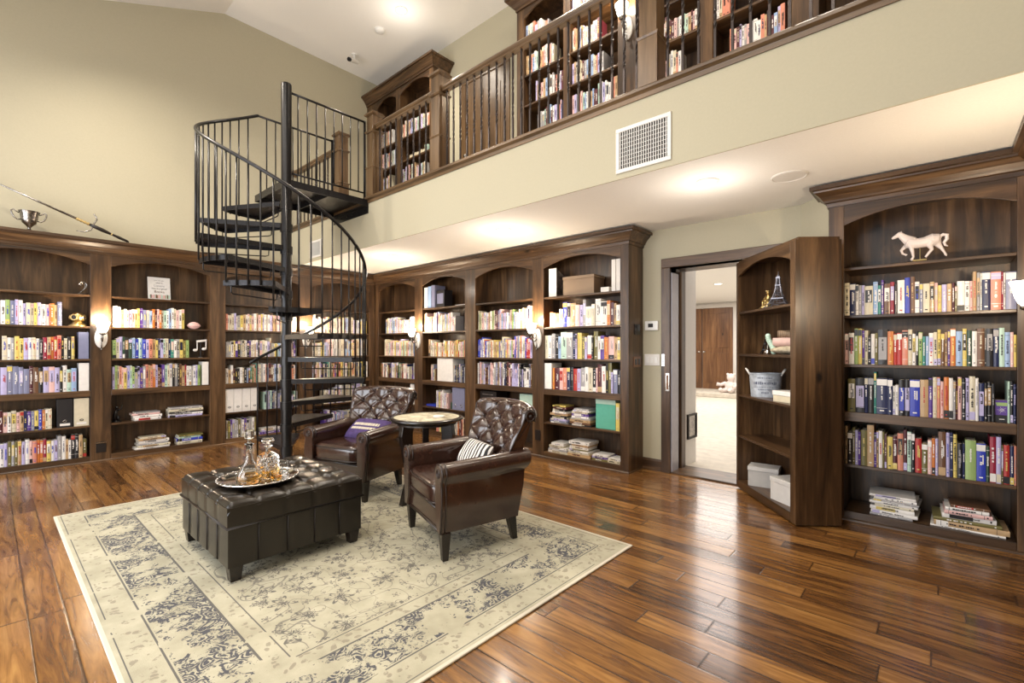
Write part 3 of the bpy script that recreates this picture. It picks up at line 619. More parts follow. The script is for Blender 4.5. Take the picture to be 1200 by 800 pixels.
stack(CA, Ab(1)[0]+.34, ZS[4], 'left stack, fifth shelf, sconce-side bay', [(.26,.17,.03,'white'),(.28,.17,.03,'white'),(.27,.17,.022,'pink'),(.24,.17,.014,'grey')], 78)
stack(CA, Ab(1)[0]+.74, ZS[4], 'right stack, fifth shelf, sconce-side bay', [(.36,.17,.024,'lavender'),(.37,.17,.024,'white'),(.36,.17,.018,'black'),(.37,.17,.03,'cream'),(.34,.17,.022,'grey')], 79)
stack(CA, Ab(1)[0]+.40, ZS[5], 'left low stack, sconce-side bay', [(.34,.17,.02,'white'),(.32,.17,.024,'cream'),(.30,.17,.02,'grey'),(.30,.17,.034,'white'),(.27,.17,.022,'tan'),(.25,.16,.018,'cream')], 80)
stack(CA, Ab(1)[0]+.78, ZS[5], 'right low stack, sconce-side bay', [(.27,.17,.036,'cream'),(.28,.17,.034,'blue'),(.24,.17,.024,'mint'),(.26,.16,.02,'olive')], 81)
filled(CA, ZS[1], 'second shelf, stair-side bay', Ab(2)[0]+.01, Ab(2)[1]-.02, 82, PALE+' salmon tan', .2, .25)
filled(CA, ZS[2], 'third shelf, stair-side bay', Ab(2)[0]+.01, Ab(2)[1]-.02, 83, PALE+' mint purple black maroon', .19, .26)
filled(CA, ZS[3], 'fourth shelf, stair-side bay', Ab(2)[0]+.01, Ab(2)[1]-.02, 84, MIX, .19, .26)
filled(CA, ZS[4], 'fifth shelf, stair-side bay', Ab(2)[0]+.50, Ab(2)[1]-.02, 85, 'slate navy grey mint white black lavender', .19, .26)
filled(CA, ZS[5], 'bottom shelf, stair-side bay', Ab(2)[0]+.02, Ab(2)[0]+.40, 86, 'white purple lavender grey olive tan', .18, .26)
stack(CA, Ab(2)[0]+.60, ZS[5], 'low stack, stair-side bay', [(.30,.17,.03,'purple'),(.28,.17,.024,'grey'),(.27,.17,.02,'white')], 87)
for k, sd in ((1, 88), (2, 89), (3, 90)):
    filled(CA, ZS[k], ('second', 'third', 'fourth')[k-1]+' shelf, behind-stair bay', Ab(3)[0]+.01, Ab(3)[1]-.02, sd, PALE if k < 3 else MIX, .2, .28)
filled(CA, ZS[4], 'fifth shelf, behind-stair bay', Ab(3)[0]+.2, Ab(3)[1]-.02, 91, 'white grey black cream lavender', .2, .28)
filled(CA, ZS[5], 'bottom shelf, behind-stair bay', Ab(3)[0]+.2, Ab(3)[1]-.02, 92, 'white lavender sky cream slate purple', .18, .25)
# gallery
for ci, (cs, bays) in enumerate(((CU1, [(.32, .862), (.978, 1.72)]), (CU2, U_B[:4]))):
    for bi, (a, b_) in enumerate(bays):
        for k in (1, 2, 3, 4, 5) if ci == 0 else (0, 1, 2, 3, 4):
            rr = random.Random(200+ci*50+bi*10+k)
            aa, bb = a+.01, b_-.01
            if rr.random() < .5: bb -= rr.uniform(.05, .22)
            elif rr.random() < .5: aa += rr.uniform(.05, .2)
            if ci == 0 and bi == 1 and k in (2,): continue
            filled(cs, ZS[k], ('top', 'second', 'third', 'fourth', 'fifth', 'bottom')[k]+' shelf, gallery', aa, bb, 300+ci*50+bi*10+k, 'white pink cream lavender tan salmon grey white mint maroon sky', .18, .26, .016, .034)

# ---- rank by size in view: the 300 largest get built one by one
def projpx(v):
    s_, c_ = math.sin(.733), math.cos(.733)
    d_ = -s_*v[0]+c_*v[1]; r_ = c_*v[0]+s_*v[1]
    return 600+552.9*r_/d_, 408.15-552.9*(v[2]-1.28)/d_
allb = []
for row in BK:
    for i, s in enumerate(row):
        p0 = projpx(s['c'].P(s['x']-s['w']/2, s['y'], s['z'])); p1 = projpx(s['c'].P(s['x']+s['w']/2, s['y'], s['z']+s['h']))
        s['area'] = abs(p1[0]-p0[0])*abs(p1[1]-p0[1]); s['px'] = ((p0[0]+p1[0])/2, (p0[1]+p1[1])/2)
        s['i'] = i; s['row'] = row; allb.append(s)
for row in STK:
    for i, s in enumerate(row):
        p0 = projpx(s['c'].P(s['x']-s['h']/2, s['y'], s['z'])); p1 = projpx(s['c'].P(s['x']+s['h']/2, s['y'], s['z']+s['w']))
        s['area'] = abs(p1[0]-p0[0])*s['w']/s['h']*abs(p1[0]-p0[0])*1.2; s['px'] = ((p0[0]+p1[0])/2, (p0[1]+p1[1])/2)
        s['i'] = i; s['row'] = row; allb.append(s)
for s in allb:
    x_, y_ = s['px']
    hid = (408 < x_ < 480 and y_ > 462) or (556 < x_ < 634 and y_ > 476) or (345 < x_ < 410 and y_ > 500) or x_ < 0 or y_ < 0
    s['rank'] = -1 if hid else s['area']
    if s['c'] in (CU1, CU2): s['rank'] *= .6
allb.sort(key=lambda s: -s['rank'])
top = allb[:300]; rest = [s for s in allb[300:]]
bkmesh = {}
used = set()
def hadj(s):
    if s.get('flat'): return ''
    return 'tall ' if s['h'] > .255 else ('short ' if s['h'] < .19 else '')
def wadj(s):
    return 'thick ' if s['w'] > .042 else ('thin ' if s['w'] < .014 else '')
for s in top:
    rnd = random.Random(int(s['x']*1e4)+int(s['z']*1e3)*7+int(s['h']*1e5))
    mb = book_geo(s['w'], s['d'], s['h'], rnd, True, s['lab'])
    second = {'top': None}.get(s['lab'])
    mk = MK[s['mk']]; m2 = mk if s['lab'] else MK[rnd.choice('wgyclkr')]
    m1 = mk
    if s['lab']: m1 = MK['k'] if s['mk'] in 'wclye' else MK['w']
    if s['lab'] in ('top', 'base') and s['col'] in DARK: m1 = MK['w']
    c = s['c']; r_ = s['row']; i = s['i']
    if s.get('flat'):
        # lying: spine to the front, cover up
        mb.xf(Matrix.Translation((s['h']/2, 0, s['w']/2)) @ Matrix.Rotation(-PI/2, 4, 'Y'))
        for q in range(len(mb.v)):
            mb.v[q] = (mb.v[q][0], mb.v[q][1], mb.v[q][2])
        o = mb.build('book', [CM[s['col']], PAGES, m1, m2], loc=c.P(s['x'], s['y'], s['z']), rot=c.rz+s['rz'])
        pos = 'topmost' if i == len(r_)-1 else ('lowest' if i == 0 else nth(i+1)+' from bottom')
        lab = f"{wadj(s)}{s['col']} book lying {pos}, {s['where']}"
    else:
        o = mb.build('book', [CM[s['col']], PAGES, m1, m2], loc=c.P(s['x'], s['y'], s['z']+.0002), rot=c.rz)
        lt = r_[i-1]['col'] if i > 0 else None; rt = r_[i+1]['col'] if i < len(r_)-1 else None
        if lt and rt: nb = f"between {lt} and {rt}, {nth(i+1)} from left"
        elif rt: nb = f"at left end, before {rt}"
        else: nb = f"at right end, after {lt}"
        lab = f"{hadj(s)}{s['col']} book {nb}, {s['where']}"
        if lab in used: lab = lab.replace(' book', ' upright book')
    used.add(lab)
    grp = ('stacked' if s.get('flat') else 'upright')+' books on the shelves'
    tag(o, lab, 'book', grp)
# the many smaller books: one heap per bookcase run would still be hundreds, so one object of stuff
big = MB(); mats = list(CM.values()); mi = {k: i for i, k in enumerate(CM)}; mats.append(PAGES); PI_ = len(mats)-1
for s in rest:
    if s['rank'] < 0 and not (0 < s['px'][0] < 1200 and 0 < s['px'][1] < 800): continue
    rnd = random.Random(int(s['x']*1e4)+int(s['z']*1e3)*7+int(s['h']*1e5))
    mb = book_geo(s['w'], s['d'], s['h'], rnd, False, s['lab'])
    c = s['c']; m1 = rnd.choice(['white', 'cream', 'yellow'] if s['col'] in DARK else ['black', 'maroon', 'navy', 'brown']); m2 = rnd.choice(['white', 'cream', 'tan', 'lavender', 'black', 'pink'])
    mm = [mi[s['col']], PI_, mi[m1], mi[m2]]
    T = c.M() @ Matrix.Translation((s['x'], s['y'], s['z']+.0002))
    if s.get('flat'): T = T @ Matrix.Rotation(s['rz'], 4, 'Z') @ Matrix.Translation((s['h']/2, 0, s['w']/2)) @ Matrix.Rotation(-PI/2, 4, 'Y')
    n = len(big.v); big.v += [tuple(T @ Vector(v)) for v in mb.v]
    for f, m in zip(mb.f, mb.m): big.f.append([q+n for q in f]); big.m.append(mm[m])
o = big.build('books', mats); tag(o, 'hundreds of smaller far-off books filling the remaining shelves, downstairs and on the gallery', 'books', kind='stuff')
# ------------------------------------------------------------------ gallery railing
RZ_ = 3.118
def newel(x, y, w_=.13, label='', top=4.14):
    t = empty('newel_post', (x, y, RZ_), 0, label, 'newel post', 'newel posts of the gallery railing')
    h_ = top-RZ_; a = w_/2
    mb = MB(); mb.box(-a, a, -a, a, 0, h_-.06)
    mb.build('post', NEWELW, t, bevel=.004)
    for z0, z1, e in ((.36, .375, .012), (.375, .385, .02), (.70, .712, .016), (.712, .73, .008)):
        pass
    mb = MB(); P4 = [(-a, -a), (-a, a), (a, a), (a, -a), (-a, -a)]
    path = [(-a, 0), (-a, -a), (a, -a), (a, a), (-a, a), (-a, 0)]
    mb.sweep(path, [(-.01, .33), (.008, .33), (.016, .345), (.016, .352), (0, .36), (-.01, .36)])
    mb.build('trim_band', NEWELW, t, bevel=.002)
    mb = MB(); mb.sweep(path, [(-.01, .76), (.010, .76), (.020, .775), (.020, .785), (0, .795), (-.01, .795)])
    mb.build('trim_band', NEWELW, t, bevel=.002)
    mb = MB(); mb.box(-a-.007, a+.007, -a-.007, a+.007, 0, .33)
    mb.build('pedestal', NEWELW, t, bevel=.002)
    mb = MB(); mb.rings([[(-q, -q, z), (q, -q, z), (q, q, z), (-q, q, z)] for q, z in ((a, h_-.06), (a+.022, h_-.045), (a+.026, h_-.03), (a+.012, h_-.022), (a+.012, h_-.012), (.0, h_))])
    mb.build('cap', NEWELW, t)
    return t
NY = YF+.045
newel(-6.02+.13, NY, .13, 'newel post nearest the left wall, seen behind the landing rail of the spiral stair')
newel(-5.08, NY, .13, 'newel post where the gallery rail starts, right of the spiral stair landing')
newel(-3.84, NY, .13, 'newel post in front of the corner bookcase on the gallery')
newel(-1.50, NY, .13, 'newel post left of the gallery rail\'s last visible stretch, above the big wall vent')
def twist_bal():
    mb = MB(); rs = []; h_ = .80; a = .0075; z = 0; ang = PI/4
    zz = [(0, 0)]
    n = 60
    for i in range(n+1):
        z = h_*i/n
        tw = 0
        if .28 < z/h_ < .46: tw = (z/h_-.28)/.18
        elif z/h_ >= .46: tw = 1
        if .56 < z/h_ < .74: tw = 1+(z/h_-.56)/.18
        elif z/h_ >= .74: tw = 2
        g_ = ang+tw*PI*1.5
        rs.append([(a*1.414*math.cos(g_+PI/2*k), a*1.414*math.sin(g_+PI/2*k), z) for k in range(4)])
    mb.rings(rs); return mb
bal0 = None
def rail(x0, x1, label, n):
    global bal0
    t = empty('gallery_railing', ((x0+x1)/2, NY, RZ_), 0, label, 'railing', 'gallery railing sections')
    hw = (x1-x0)/2
    prof = [(-.028, .80), (.028, .80), (.028, .812), (.022, .82), (.034, .835), (.036, .85), (.028, .864), (.012, .872), (-.012, .872), (-.028, .864), (-.036, .85), (-.034, .835), (-.022, .82), (-.028, .812)]
    mb = MB(); mb.sweep([(-hw, 0), (hw, 0)], prof); mb.build('handrail', RAILW, t, smooth=False)
    for i in range(n):
        x = -hw+2*hw*(i+.5)/n
        if bal0 is None: b_ = twist_bal().build('baluster', BALM); bal0 = b_
        else: b_ = bal0.copy(); C.objects.link(b_)
        b_.parent = t; b_.location = (x, 0, 0)
rail(-7.28, -5.955, 'wood-capped rail on the far left of the gallery, behind the stair landing', 11)
rail(-5.015, -3.905, 'first rail section right of the spiral stair landing, before the corner bookcase', 10)
rail(-3.775, -1.565, 'long middle rail section of the gallery with twisted iron balusters', 22)
rail(-1.435, XR-.01, 'rail section running out of the frame at the upper right', 21)
mb = MB(); mb.torus((0, 0, 0), .045, .012, 20, 8, axis='x'); mb.xf(Matrix.Translation((XA+.012, NY, 3.96))); mb.lathe([(.05, -.01), (.05, .01)], 20)
mb = MB(); mb.lathe([(.001, 0), (.055, 0), (.055, .010), (.046, .016), (.034, .02), (.001, .02)], 22); mb.xf(Matrix.Translation((XA, NY, 3.95)) @ Matrix.Rotation(PI/2, 4, 'Y'))
tag(mb.build('rail_rosette', RAILW, smooth='auto'), 'round wood rosette where the gallery rail meets the left wall', 'rosette')

# ------------------------------------------------------------------ spiral stair
SX, SY, SR = -5.18, 2.14, .81
st = empty('spiral_staircase', (SX, SY, 0), 0, 'black metal spiral staircase climbing from the floor to the gallery', 'staircase')
mb = MB(); mb.tube([(0, 0, 0), (-.0, 0, 4.10)], .052, 20); mb.lathe([(.052, 4.10), (.05, 4.112), (.035, 4.12), (.001, 4.122)], 20); mb.lathe([(.10, 0), (.10, .012), (.056, .014)], 20); mb.build('center_pole', IRON, st, smooth='auto')
DZ = 3.085/13
def zr(th): return 1.16+(180-th)*.0080
def pol(r, deg, z): return (r*math.cos(R(deg)), r*math.sin(R(deg)), z)
for i in range(1, 13):
    z = DZ*i; a0 = 180-30*(i-1)+1; a1 = 180-30*i-3
    ro = SR-.012; n = 6
    outer = [pol(ro, a0+(a1-a0)*k/n, 0) for k in range(n+1)]
    c0 = (0.045*math.cos(R(a0))+.0, .045*math.sin(R(a0)), 0); c1 = (.045*math.cos(R(a1)), .045*math.sin(R(a1)), 0)
    # widen the wedge at the hub
    mid = R((a0+a1)/2); px_, py_ = -math.sin(mid), math.cos(mid)
    c0 = (.04*math.cos(mid)+px_*.055, .04*math.sin(mid)+py_*.055, 0); c1 = (.04*math.cos(mid)-px_*.055, .04*math.sin(mid)-py_*.055, 0)
    poly = [c0]+outer+[c1]
    mb = MB(); mb.prism([(p[0], p[1]) for p in poly], z-.006, z, 'z')
    loop = poly
    for k in range(len(loop)-1):
        p, q = loop[k], loop[k+1]
        d_ = Vector((q[0]-p[0], q[1]-p[1])); nn = Vector((-d_.y, d_.x)).normalized()*.005
        cx, cy = (poly[0][0]+poly[-1][0]+outer[3][0])/3, (poly[0][1]+poly[-1][1]+outer[3][1])/3
        if nn.dot(Vector((cx-p[0], cy-p[1]))) < 0: nn = -nn
        mb.prism([(p[0], p[1]), (q[0], q[1]), (q[0]+nn.x, q[1]+nn.y), (p[0]+nn.x, p[1]+nn.y)], z-.048, z-.005, 'z')
    t_ = mb.build('tread', TREADM, st)
    # riser bar under the back edge
    ar = a1+5
    mb = MB(); mb.tube([pol(ro-.02, ar, z-.03), pol(ro-.02, ar, z-.105), pol(ro-.035, ar, z-.12), pol(.20, ar+3, z-.12), pol(.17, ar+4, z-.11), pol(.165, ar+4, z-.03)], .006, 6); mb.build('riser_bar', IRON, t_)
    mb = MB(); mb.lathe([(.062, z-.085), (.062, z-.002)], 18, cap=False); mb.lathe([(.0525, z-.085), (.062, z-.085)], 18, cap=False); mb.lathe([(.0525, z-.002), (.062, z-.002)], 18, cap=False); mb.build('hub_sleeve', IRON, t_, smooth='auto')
    for k in range(4):
        th = 180-30*(i-1)-7.5*k
        zb = z-.05 if k else z-DZ-.02
        if i == 1 and k == 0: zb = 0.0
        mb = MB(); mb.tube([pol(SR, th, zb), pol(SR, th, zr(th)-.012)], .0085, 6); mb.build('baluster', IRON, st, smooth=True)
# landing plate on its channel frame
LX0, LX1, LY0, LY1 = -.81, .04, -.03, YF-SY
zl = 3.085
mb = MB(); mb.box(LX0, LX1, LY0, LY1-.003, zl-.008, zl)
for b_ in ((LX0, LX1, LY0, LY0+.008), (LX0, LX1, LY1-.012, LY1-.003), (LX0, LX0+.008, LY0, LY1-.003), (LX1-.008, LX1, LY0, LY1-.003), (LX0, LX1, .45, .458)):
    mb.box(*b_, zl-.075, zl-.006)
ld = mb.build('landing', TREADM, st)
mb = MB(); mb.box(LX0, LX1, LY1-.010, LY1-.002, zl-.16, zl-.05); mb.box(LX0, LX1, LY1-.06, LY1-.01, zl-.08, zl-.07)
for q in range(6): mb.sphere((LX0+.08+q*.14, LY1-.014, zl-.115), .011, 8)
mb.build('mounting_bracket', IRON, ld)
# helical handrail
pts = [pol(SR, th, zr(th)) for th in range(186, -181, -5)]
pts = pts[:-1]+[(-SR, 0, 4.04), (-SR, .01, 4.04)]
mb = MB(); mb.tube(pts, .017, 10); mb.build('handrail', IRON, st, smooth=True)
mb = MB()
mb.tube([(-SR, 0, 4.04), (-SR, LY1-.03, 4.04)], .013, 8); mb.tube([(-SR, LY1-.03, 4.053), (-SR, LY1-.03, zl)], .016, 8)
mb.build('landing_rail', IRON, st, smooth=True)
mb = MB()
mb.tube([(0, .05, 4.035), (0, LY1-.03, 4.035)], .013, 8); mb.tube([(0, LY1-.03, 4.048), (0, LY1-.03, zl)], .015, 8)
mb.tube([(0, .05, 3.17), (0, LY1-.03, 3.17)], .010, 8)
mb.build('landing_rail', IRON, st, smooth=True)
for q in range(8):
    y = (LY1-.03)*(q+1)/9
    mb = MB(); mb.tube([(-SR, y, zl), (-SR, y, 4.03)], .008, 6); mb.build('baluster', IRON, st, smooth=True)
    mb = MB(); mb.tube([(0, y+.02, 3.17), (0, y+.02, 4.03)], .008, 6); mb.build('baluster', IRON, st, smooth=True)

# ------------------------------------------------------------------ vents, lights, small wall things
def vent(name, loc, W, H, label):
    t = empty(name, loc, 0, label, 'vent')
    mb = MB(); mb.sweep([(-W/2+.02, 0), (W/2-.02, 0)], [(0, 0), (0, 0.001), (0.001, 0)])
    mb = MB()
    f = .028
    for b_ in ((-W/2, W/2, 0, f), (-W/2, W/2, H-f, H), (-W/2, -W/2+f, f, H-f), (W/2-f, W/2, f, H-f)): mb.box(b_[0], b_[1], -.012, 0, b_[2], b_[3])
    mb.build('frame', WHITE, t, bevel=.003)
    mb = MB(); mb.box(-W/2+f, W/2-f, -.002, 0, f, H-f); mb.build('duct', STITCH, t)
    n = int((W-2*f)/.018); mb = MB()
    for i in range(n):
        x = -W/2+f+(W-2*f)*(i+.5)/n; mb.box(x-.0022, x+.0022, -.010, -.003, f, H-f)
    for k in range(1, 9):
        z = f+(H-2*f)*k/9; mb.box(-W/2+f, W/2-f, -.005, -.003, z-.0015, z+.0015)
    mb.build('louvre', WHITEPLASTIC, t)
vent('wall_vent', (-1.545, YF, 2.56), .42, .325, 'large white louvred vent on the gallery face')
vent('wall_vent', (-6.515, YF, 2.565), .34, .24, 'small white louvred vent seen through the spiral stair balusters')
def can(x, y, z, label, power, halo=0, r=.085, tilt=None):
    t = empty('recessed_light', (x, y, z), 0, label, 'ceiling light', 'recessed ceiling lights')
    if tilt: t.rotation_euler = (tilt, 0, 0)
    mb = MB(); mb.lathe([(r*.72, 0), (r, 0), (r, -.006), (r*.8, -.010), (r*.72, -.004)], 28, cap=False); mb.build('trim_ring', WHITE, t, smooth='auto')
    mb = MB(); mb.lathe([(.001, -.001), (r*.72, -.001), (r*.72, -.004), (.001, -.004)], 24); mb.build('lens', DISC, t)
    l = bpy.data.lights.new('lamp', 'SPOT'); l.energy = power; l.color = (1, .89, .74); l.spot_size = R(130); l.spot_blend = 1; l.shadow_soft_size = .07
    o_ = bpy.data.objects.new('lamp', l); C.objects.link(o_); o_.parent = t; o_.location = (0, 0, -.03)
    if halo:  # extra point lamp added below the can to brighten the ceiling around it
        l = bpy.data.lights.new('glow_fill', 'POINT'); l.energy = halo; l.color = (1, .91, .80); l.shadow_soft_size = .06
        o_ = bpy.data.objects.new('glow_fill', l); C.objects.link(o_); o_.parent = t; o_.location = (0, 0, -.34)
P1 = 60
can(-5.43, 3.62, ZC, 'recessed light in the lower ceiling nearest the spiral stair', P1, halo=7)
can(-3.36, 3.60, ZC, 'recessed light in the lower ceiling above the third bay of the back bookcase', P1, halo=7)
can(-1.27, 3.58, ZC, 'recessed light in the lower ceiling in front of the doorway', P1, halo=7)
can(-5.44, 3.78, ZT, 'recessed light in the high upper ceiling', 240, halo=5)
for x in (-3.2, -.9): can(x, 3.78, ZT, 'added recessed light in the high ceiling, out of frame', 220, halo=7)  # unseen fixtures added for more light on the gallery
for x, pw in ((-6.0, 260), (-3.4, 110), (-.8, 60)):  # unseen fixtures added to light the left wall and the room
    y = .4; can(x, y, ZT-.40*(2.185-y)-.001, 'added recessed light in the pitched ceiling, out of frame', pw, tilt=R(21.8))
can(-3.31, 9.96, 2.6, 'round recessed light in the hall ceiling beyond the doorway', 60, r=.10)
mb = MB(); mb.lathe([(.001, 0), (.118, 0), (.118, -.005), (.108, -.009), (.104, -.005), (.001, -.005)], 36); mb.xf(Matrix.Translation((-.79, 3.86, ZC)))
tag(mb.build('ceiling_speaker', WHITE, smooth='auto'), 'round white flush speaker in the lower ceiling right of the recessed light', 'speaker')
mb = MB(); mb.lathe([(.001, 0), (.07, 0), (.07, -.02), (.06, -.035), (.03, -.045), (.001, -.046)], 24); mb.xf(Matrix.Translation((-6.0, 3.80, ZT)))
tag(mb.build('smoke_detector', WHITEPLASTIC, smooth='auto'), 'round white smoke detector on the high ceiling', 'smoke detector')
t = empty('security_camera', (-6.80, 3.85, ZT), 0, 'small bracketed camera with a black lens on the high ceiling near the left wall', 'camera')
mb = MB(); mb.lathe([(.04, 0), (.04, -.015), (.015, -.02), (.012, -.10), (.001, -.10)], 14); mb.build('bracket', WHITEPLASTIC, t, smooth='auto')
mb = MB(); mb.tube([(-.02, .07, -.09), (.05, -.10, -.15)], .032, 12); mb.build('body', WHITEPLASTIC, t, smooth='auto')
mb = MB(); mb.tube([(.05, -.10, -.15), (.062, -.13, -.16)], .03, 12); mb.build('lens', IRON, t, smooth='auto')
def sconce(loc, rz, label, e=30):
    t = empty('wall_sconce', loc, rz, label, 'wall sconce', 'bell-glass wall sconces')
    mb = MB(); mb.rings([[(a_*k_*math.cos(q), y_, b_*k_*math.sin(q)) for q in [2*PI*i/28 for i in range(28)]] for a_, b_, k_, y_ in ((.058, .115, 1, 0), (.058, .115, 1, -.010), (.058, .115, .9, -.018), (.058, .115, .78, -.016), (.058, .115, .6, -.026), (.058, .115, .05, -.03))])
    mb.build('backplate', WHITE, t, smooth='auto')
    mb = MB(); mb.tube([(0, -.02, .0), (0, -.05, -.035), (0, -.09, -.04), (0, -.12, -.01), (0, -.125, .045)], .008, 8); mb.lathe([(.012, .03), (.03, .04), (.032, .055), (.012, .06)], 14, c=(0, -.125, 0)); mb.tube([(0, -.02, -.02), (.0, -.03, -.12)], .006, 6); mb.sphere((0, -.03, -.13), .013, 8); mb.torus((0, -.06, .03), .03, .005, 16, 6, axis='x')
    mb.build('arm', PEWTER, t, smooth=True)
    mb = MB(); mb.lathe([(.022, .055), (.036, .07), (.048, .10), (.056, .14), (.068, .175)], 22, c=(0, -.125, 0), cap=False); mb.lathe([(.065, .175), (.053, .14), (.045, .10), (.033, .072)], 22, c=(0, -.125, 0), cap=False)
    mb.build('glass_shade', BULB, t, smooth=True)
    l = bpy.data.lights.new('lamp', 'POINT'); l.energy = e; l.color = (1, .80, .56); l.shadow_soft_size = .03
    o_ = bpy.data.objects.new('lamp', l); C.objects.link(o_); o_.parent = t; o_.location = (0, -.125, .21)
    return t
sconce((XW, .86, 1.40), PI/2, 'lit sconce on the left wall bookcase between its two leftmost bays')
sconce((XW, 3.205, 1.42), PI/2, 'lit sconce on the bookcase post seen through the spiral stair')
sconce((-5.86, 4.38, 1.40), 0, 'lit sconce on the back bookcase beside the corner bay')
sconce((-3.528, 4.38, 1.40), 0, 'lit sconce on the back bookcase left of the doorway-end bay')
sconce((.455, 3.36, 1.43), -PI/2, 'glowing sconce at the right edge beside the horse bookcase')
sconce((-2.35, 4.38, 4.55), 0, 'lit sconce upstairs on the gallery bookcase behind the balusters')
# thermostat, switches
t = empty('thermostat', (-2.236, YW, 1.52), 0, 'small white thermostat on the wall left of the doorway', 'thermostat')
mb = MB(); mb.box(-.075, .075, -.025, 0, -.05, .05); mb.build('housing', WHITEPLASTIC, t, bevel=.008)
mb = MB(); mb.box(-.035, .02, -.027, -.025, -.018, .022); mb.build('display', STITCH, t)
t = empty('light_switch_plate', (-2.236, YW, 1.16), 0, 'white three-rocker switch plate below the thermostat', 'light switch')
mb = MB(); mb.box(-.085, .085, -.007, 0, -.06, .06); mb.build('plate', WHITE, t, bevel=.003)
for k in (-1, 0, 1):
    mb = MB(); mb.box(k*.046-.016, k*.046+.016, -.012, -.007, -.033, .033); mb.build('rocker', WHITEPLASTIC, t, bevel=.002)
# outlets and switch on the bookcase end and posts
t = empty('light_switch_plate', (-2.341, 4.56, 1.48), PI/2, 'dark brown switch plate on the end panel of the back bookcase', 'light switch')
mb = MB(); mb.box(-.06, .06, -.008, 0, -.055, .055); mb.build('plate', BLACKWOOD, t, bevel=.003)
mb = MB(); mb.box(-.02, .02, -.011, -.008, -.03, .03); mb.build('rocker', IRON, t)
t = empty('light_switch_plate', (-2.341, 4.56, 1.14), PI/2, 'lower brown switch plate on the bookcase end panel', 'light switch')
mb = MB(); mb.box(-.075, .075, -.008, 0, -.055, .055); mb.build('plate', DOORW, t, bevel=.003)
for k in (-1, 1):
    mb = MB(); mb.box(k*.035-.02, k*.035+.02, -.011, -.008, -.03, .03); mb.build('rocker', BLACKWOOD, t)
t = empty('wall_outlet', (XW, .86, .16), PI/2, 'black outlet low on the bookcase post under the left sconce', 'outlet')
mb = MB(); mb.box(-.045, .045, -.006, 0, -.06, .06); mb.build('plate', STITCH, t, bevel=.002)
mb = MB(); mb.box(-.045, .045, -.012, -.006, .045, .055); mb.build('cover_lip', SILVER, t)
t = empty('wall_outlet', (-3.528, 4.38, .25), 0, 'black outlet low on the back bookcase post', 'outlet')
mb = MB(); mb.box(-.04, .04, -.006, 0, -.06, .06); mb.build('plate', STITCH, t, bevel=.002)
# framed grille on the hall wall
t = empty('framed_grille', (-2.03, 5.235, .285), PI/2, 'dark-framed mottled grille low on the white hall wall', 'grille')
mb = MB()
for b_ in ((-.125, .125, 0, .02), (-.125, .125, .25, .27), (-.125, -.105, .02, .25), (.105, .125, .02, .25)): mb.box(b_[0], b_[1], -.02, 0, b_[2], b_[3])
mb.build('frame', STITCH, t)
mb = MB(); mb.box(-.105, .105, -.01, 0, .02, .25); mb.build('mesh_panel', PEWTER, t)
# gallery door
d3 = empty('door_3', (-4.74, YW, ZU), 0); d3['kind'] = 'structure'; d3['label'] = 'arched-panel wood door upstairs behind the gallery rail'
mb = MB(); mb.box(-.48, -.40, -.022, 0, 0, 2.06); mb.box(.40, .48, -.022, 0, 0, 2.06); mb.box(-.48, .48, -.026, 0, 2.06, 2.15); mb.build('casing', NEWELW, d3, bevel=.003)
mb = MB(); mb.box(-.40, .40, -.012, 0, 0, 2.06); lf = mb.build('door_leaf', NEWELW, d3)
mb = MB()
for x0, x1 in ((-.31, -.02), (.02, .31)): mb.prism([(x0, 1.0)]+arch(x0, x1, 1.86, 1.92)[::1]+[(x1, 1.0)], -.018, -.012, 'y'); mb.box(x0, x1, -.018, -.012, .2, .85)
mb.build('raised_panel', NEWELW, lf, bevel=.004)
mb = MB(); mb.sphere((-.36, -.05, 1.0), .03, 12); mb.tube([(-.36, -.012, 1.0), (-.36, -.05, 1.0)], .012, 8); mb.build('door_knob', PEWTER, lf, smooth=True)

# ------------------------------------------------------------------ rug
mb = MB(); mb.box(-RUGX, RUGX, -RUGY, RUGY, 0, .010)
tag(mb.build('area_rug', RUG, loc=(-3.21, 1.56, .0005), bevel=.004), 'large cream and faded navy distressed oriental area rug on the plank floor', 'rug')
RT = .0105

# ------------------------------------------------------------------ ottoman
ot = empty('tufted_ottoman', (-3.27, 1.255, RT), 0, 'espresso leather tufted storage ottoman on the rug in front of the armchairs', 'ottoman')
HX, HY = .455, .40
def panel_box(z0, z1, nx, ny, hx, hy, bulge, gro):
    mb = MB(); rs = []
    def side(a, b_, n):
        out = []
        m_ = 8*n
        for i in range(m_):
            t_ = i/m_; ph = (t_*n) % 1
            g_ = -gro*max(0, 1-min(ph, 1-ph)/.05)
            d_ = Vector((b_[0]-a[0], b_[1]-a[1])); nn = Vector((d_.y, -d_.x)).normalized()
            p = Vector(a)+d_*t_+nn*(g_+bulge*math.sin(PI*ph)*.6)
            out.append((p.x, p.y))
        return out
    pl = side((-hx, -hy), (hx, -hy), nx)+side((hx, -hy), (hx, hy), ny)+side((hx, hy), (-hx, hy), nx)+side((-hx, hy), (-hx, -hy), ny)
    for z in (z0, z0+.01, (z0+z1)/2, z1-.01, z1): rs.append([(x, y, z) for x, y in pl])
    return mb.rings(rs)
panel_box(.085, .295, 5, 5, HX-.006, HY-.006, .002, .004).build('storage_box', OTTL, ot, smooth='auto')
mb = MB()
for k in range(1, 5):
    for s_ in (-1, 1):
        u = -1+2*k/5
        mb.tube([(u*HX, s_*(HY-.004), .09), (u*HX, s_*(HY-.004), .292)], .0035, 5); mb.tube([(s_*(HX-.004), u*HY, .09), (s_*(HX-.004), u*HY, .292)], .0035, 5)
